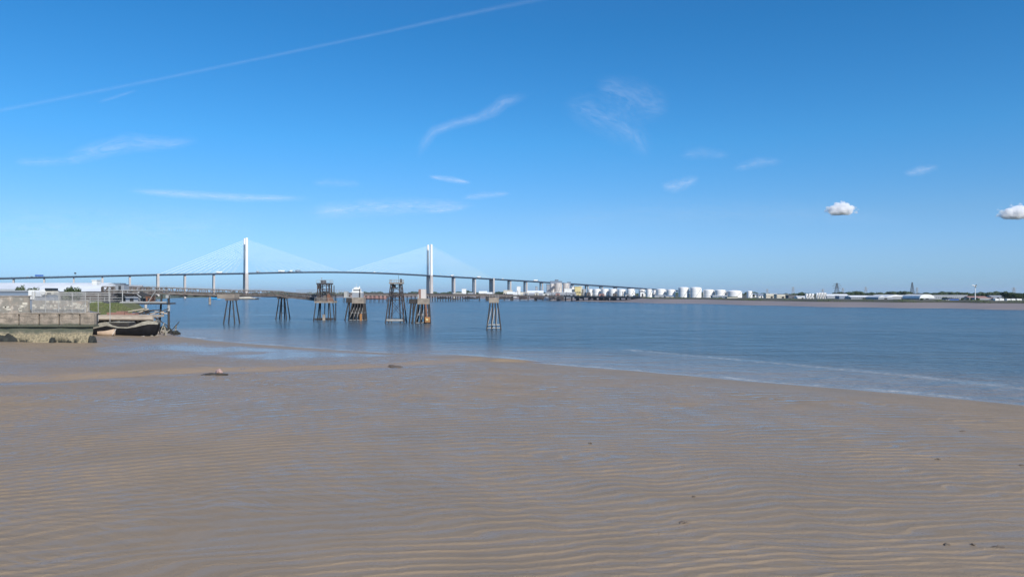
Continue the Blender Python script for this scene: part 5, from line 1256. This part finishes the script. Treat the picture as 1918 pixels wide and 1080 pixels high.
wisp('cirrus_cloud',[(580,343,8),(620,342,12),(680,345,7)],.25,'faint streak above the mid span',18,su=2)
wisp('cirrus_cloud',[(-300,430,60),(0,425,60),(250,428,50),(520,425,40)],.22,'pale veil low over the left horizon',19,su=5,sv=1.5)
wisp('cirrus_cloud',[(950,420,36),(1200,400,40),(1500,400,36),(1750,420,24)],.10,'pale veil low over the tanks',20,su=5,sv=1.5)
def cumulus(px,py,Yc,w,h,seed,label):
    c=at(px,py,Yc); rr=random.Random(seed)
    m=bpy.data.materials.new('cumulus_vapour'); m.use_nodes=True; t=NT(m.node_tree); m.node_tree.nodes.clear()
    tc=t.new('ShaderNodeTexCoord').outputs['Object']
    mp_=t.mapping(tc,(1/w,1/w,1.2/w)); mp_.node.inputs['Location'].default_value=(seed*3.1,seed*1.7,seed*.9); n=t.noise(mp_,9,6,.65,.3)
    vo=t.new('ShaderNodeTexVoronoi',feature='SMOOTH_F1',i_Scale=4.6,i_Smoothness=.6); t.link(mp_,vo.inputs['Vector'])
    n=t.math('ADD',t.math('MULTIPLY',t.math('SUBTRACT',.45,vo.outputs['Distance']),.75),t.math('MULTIPLY',n,.55)); n=t.math('ADD',n,.2)
    sp_=t.new('ShaderNodeSeparateXYZ'); t.link(t.mapping(tc,(1/(w*.52),1/(w*.42),1/(h*.62))),sp_.inputs[0]); z1=t.math('ADD',sp_.outputs[2],.35); cb_=t.new('ShaderNodeCombineXYZ'); t.link(sp_.outputs[0],cb_.inputs[0]); t.link(sp_.outputs[1],cb_.inputs[1]); t.link(t.math('MAXIMUM',z1,t.math('MULTIPLY',z1,-2.6)),cb_.inputs[2])
    g=t.new('ShaderNodeVectorMath',operation='LENGTH'); t.link(cb_.outputs[0],g.inputs[0])
    d=t.math('SUBTRACT',t.math('ADD',t.math('SUBTRACT',1.0,g.outputs['Value']),t.math('MULTIPLY',t.math('SUBTRACT',n,.5),1.0)),.06)
    d=t.math('MULTIPLY',t.math('MULTIPLY',d,1.6,clamp=True),40./w)
    vs=t.new('ShaderNodeVolumePrincipled'); vs.inputs['Color'].default_value=(1,1,1,1); vs.inputs['Anisotropy'].default_value=0.; t.link(d,vs.inputs['Density'])
    out=t.new('ShaderNodeOutputMaterial'); t.link(vs.outputs[0],out.inputs['Volume'])
    mb=MB().box(c.x-w*.95,c.x+w*.95,c.y-w*.75,c.y+w*.75,c.z-h*.75,c.z+h*1.1)
    o=mb.build('cumulus_cloud',m,None,c); tag(o,label,'cloud'); return o
cumulus(1575,390,13000,56/F*13000,30/F*13000,1,'small white puffy cloud at the right of the sky')
cumulus(1903,396,13000,62/F*13000,34/F*13000,2,'white puffy cloud at the right edge of the sky')

# ================================================================= AIR
hz=MB().box(-26000,26000,-600,26000,-14,150).build('haze',None) if False else None
m=bpy.data.materials.new('haze_air'); m.use_nodes=True; t=NT(m.node_tree); m.node_tree.nodes.clear()
vs=t.new('ShaderNodeVolumePrincipled'); vs.inputs['Color'].default_value=(.62,.80,1,1); vs.inputs['Density'].default_value=.00004; vs.inputs['Anisotropy'].default_value=.1
out=t.new('ShaderNodeOutputMaterial'); t.link(vs.outputs[0],out.inputs['Volume'])
HAZE=MB().box(-30000,30000,-900,26000,-40,150).build('haze',m); tag(HAZE,'thin pale blue air over the estuary','haze',kind='stuff')

# ================================================================= LIGHT, CAMERA
SAZ=math.radians(146); SEL=math.radians(36)
w=bpy.data.worlds.new('World'); sc.world=w; w.use_nodes=True; t=NT(w.node_tree)
bg=w.node_tree.nodes['Background']
sky=t.new('ShaderNodeTexSky'); sky.sky_type='NISHITA'; sky.sun_disc=False; sky.sun_elevation=SEL; sky.sun_rotation=SAZ
sky.air_density=1.0; sky.dust_density=.25; sky.ozone_density=2.6; sky.altitude=0
hs=t.new('ShaderNodeHueSaturation'); hs.inputs['Saturation'].default_value=1.22; hs.inputs['Value'].default_value=1.
t.link(sky.outputs[0],hs.inputs['Color'])
dirv=t.new('ShaderNodeTexCoord').outputs['Generated']; sz=t.new('ShaderNodeSeparateXYZ'); t.link(dirv,sz.inputs[0])
rp=t.new('ShaderNodeValToRGB'); cr=rp.color_ramp; TN=[(0,(.40,.70,1.42)),(.02,(.41,.70,1.36)),(.045,(.47,.72,1.24)),(.099,(.51,.77,1.11)),(.196,(.39,.88,1.17)),(.333,(.30,.86,1.12)),(.6,(.50,.90,1.15)),(1,(.6,.92,1.12))]
cr.elements[0].position=0; cr.elements[1].position=1
for p_,c_ in TN[1:-1]: cr.elements.new(p_)
for el_,(p_,c_) in zip(cr.elements,TN): el_.color=(c_[0]/1.5,c_[1]/1.5,c_[2]/1.5,1)
t.link(sz.outputs[2],rp.inputs[0])
vm=t.new('ShaderNodeVectorMath',operation='MULTIPLY'); t.link(hs.outputs[0],vm.inputs[0]); t.link(rp.outputs[0],vm.inputs[1])
vs_=t.new('ShaderNodeVectorMath',operation='SCALE'); vs_.inputs['Scale'].default_value=1.5; t.link(vm.outputs[0],vs_.inputs[0])
t.link(vs_.outputs[0],bg.inputs[0]); bg.inputs[1].default_value=.094
sd=bpy.data.lights.new('sun','SUN'); sd.energy=4.4; sd.angle=math.radians(.53); sd.color=(1,.94,.85)
so=bpy.data.objects.new('sun',sd); col.objects.link(so)
dv=Vector((math.sin(SAZ)*math.cos(SEL),math.cos(SAZ)*math.cos(SEL),math.sin(SEL)))
so.rotation_euler=dv.to_track_quat('Z','Y').to_euler(); so.location=dv*50
cd=bpy.data.cameras.new('camera'); co=bpy.data.objects.new('camera',cd); col.objects.link(co)
co.location=(0,0,H); co.rotation_euler=(math.radians(90),0,0)
cd.sensor_width=36; cd.lens=36*F/1918; cd.shift_y=(HZ-540)/1918; cd.clip_start=.2; cd.clip_end=600000
sc.camera=co
sc.render.engine='CYCLES'; sc.render.resolution_x=1024; sc.render.resolution_y=576
sc.cycles.max_bounces=10; sc.cycles.transparent_max_bounces=24; sc.cycles.volume_bounces=8
sc.view_settings.view_transform='Standard'; sc.view_settings.look='None'; sc.view_settings.exposure=.3; sc.view_settings.gamma=1
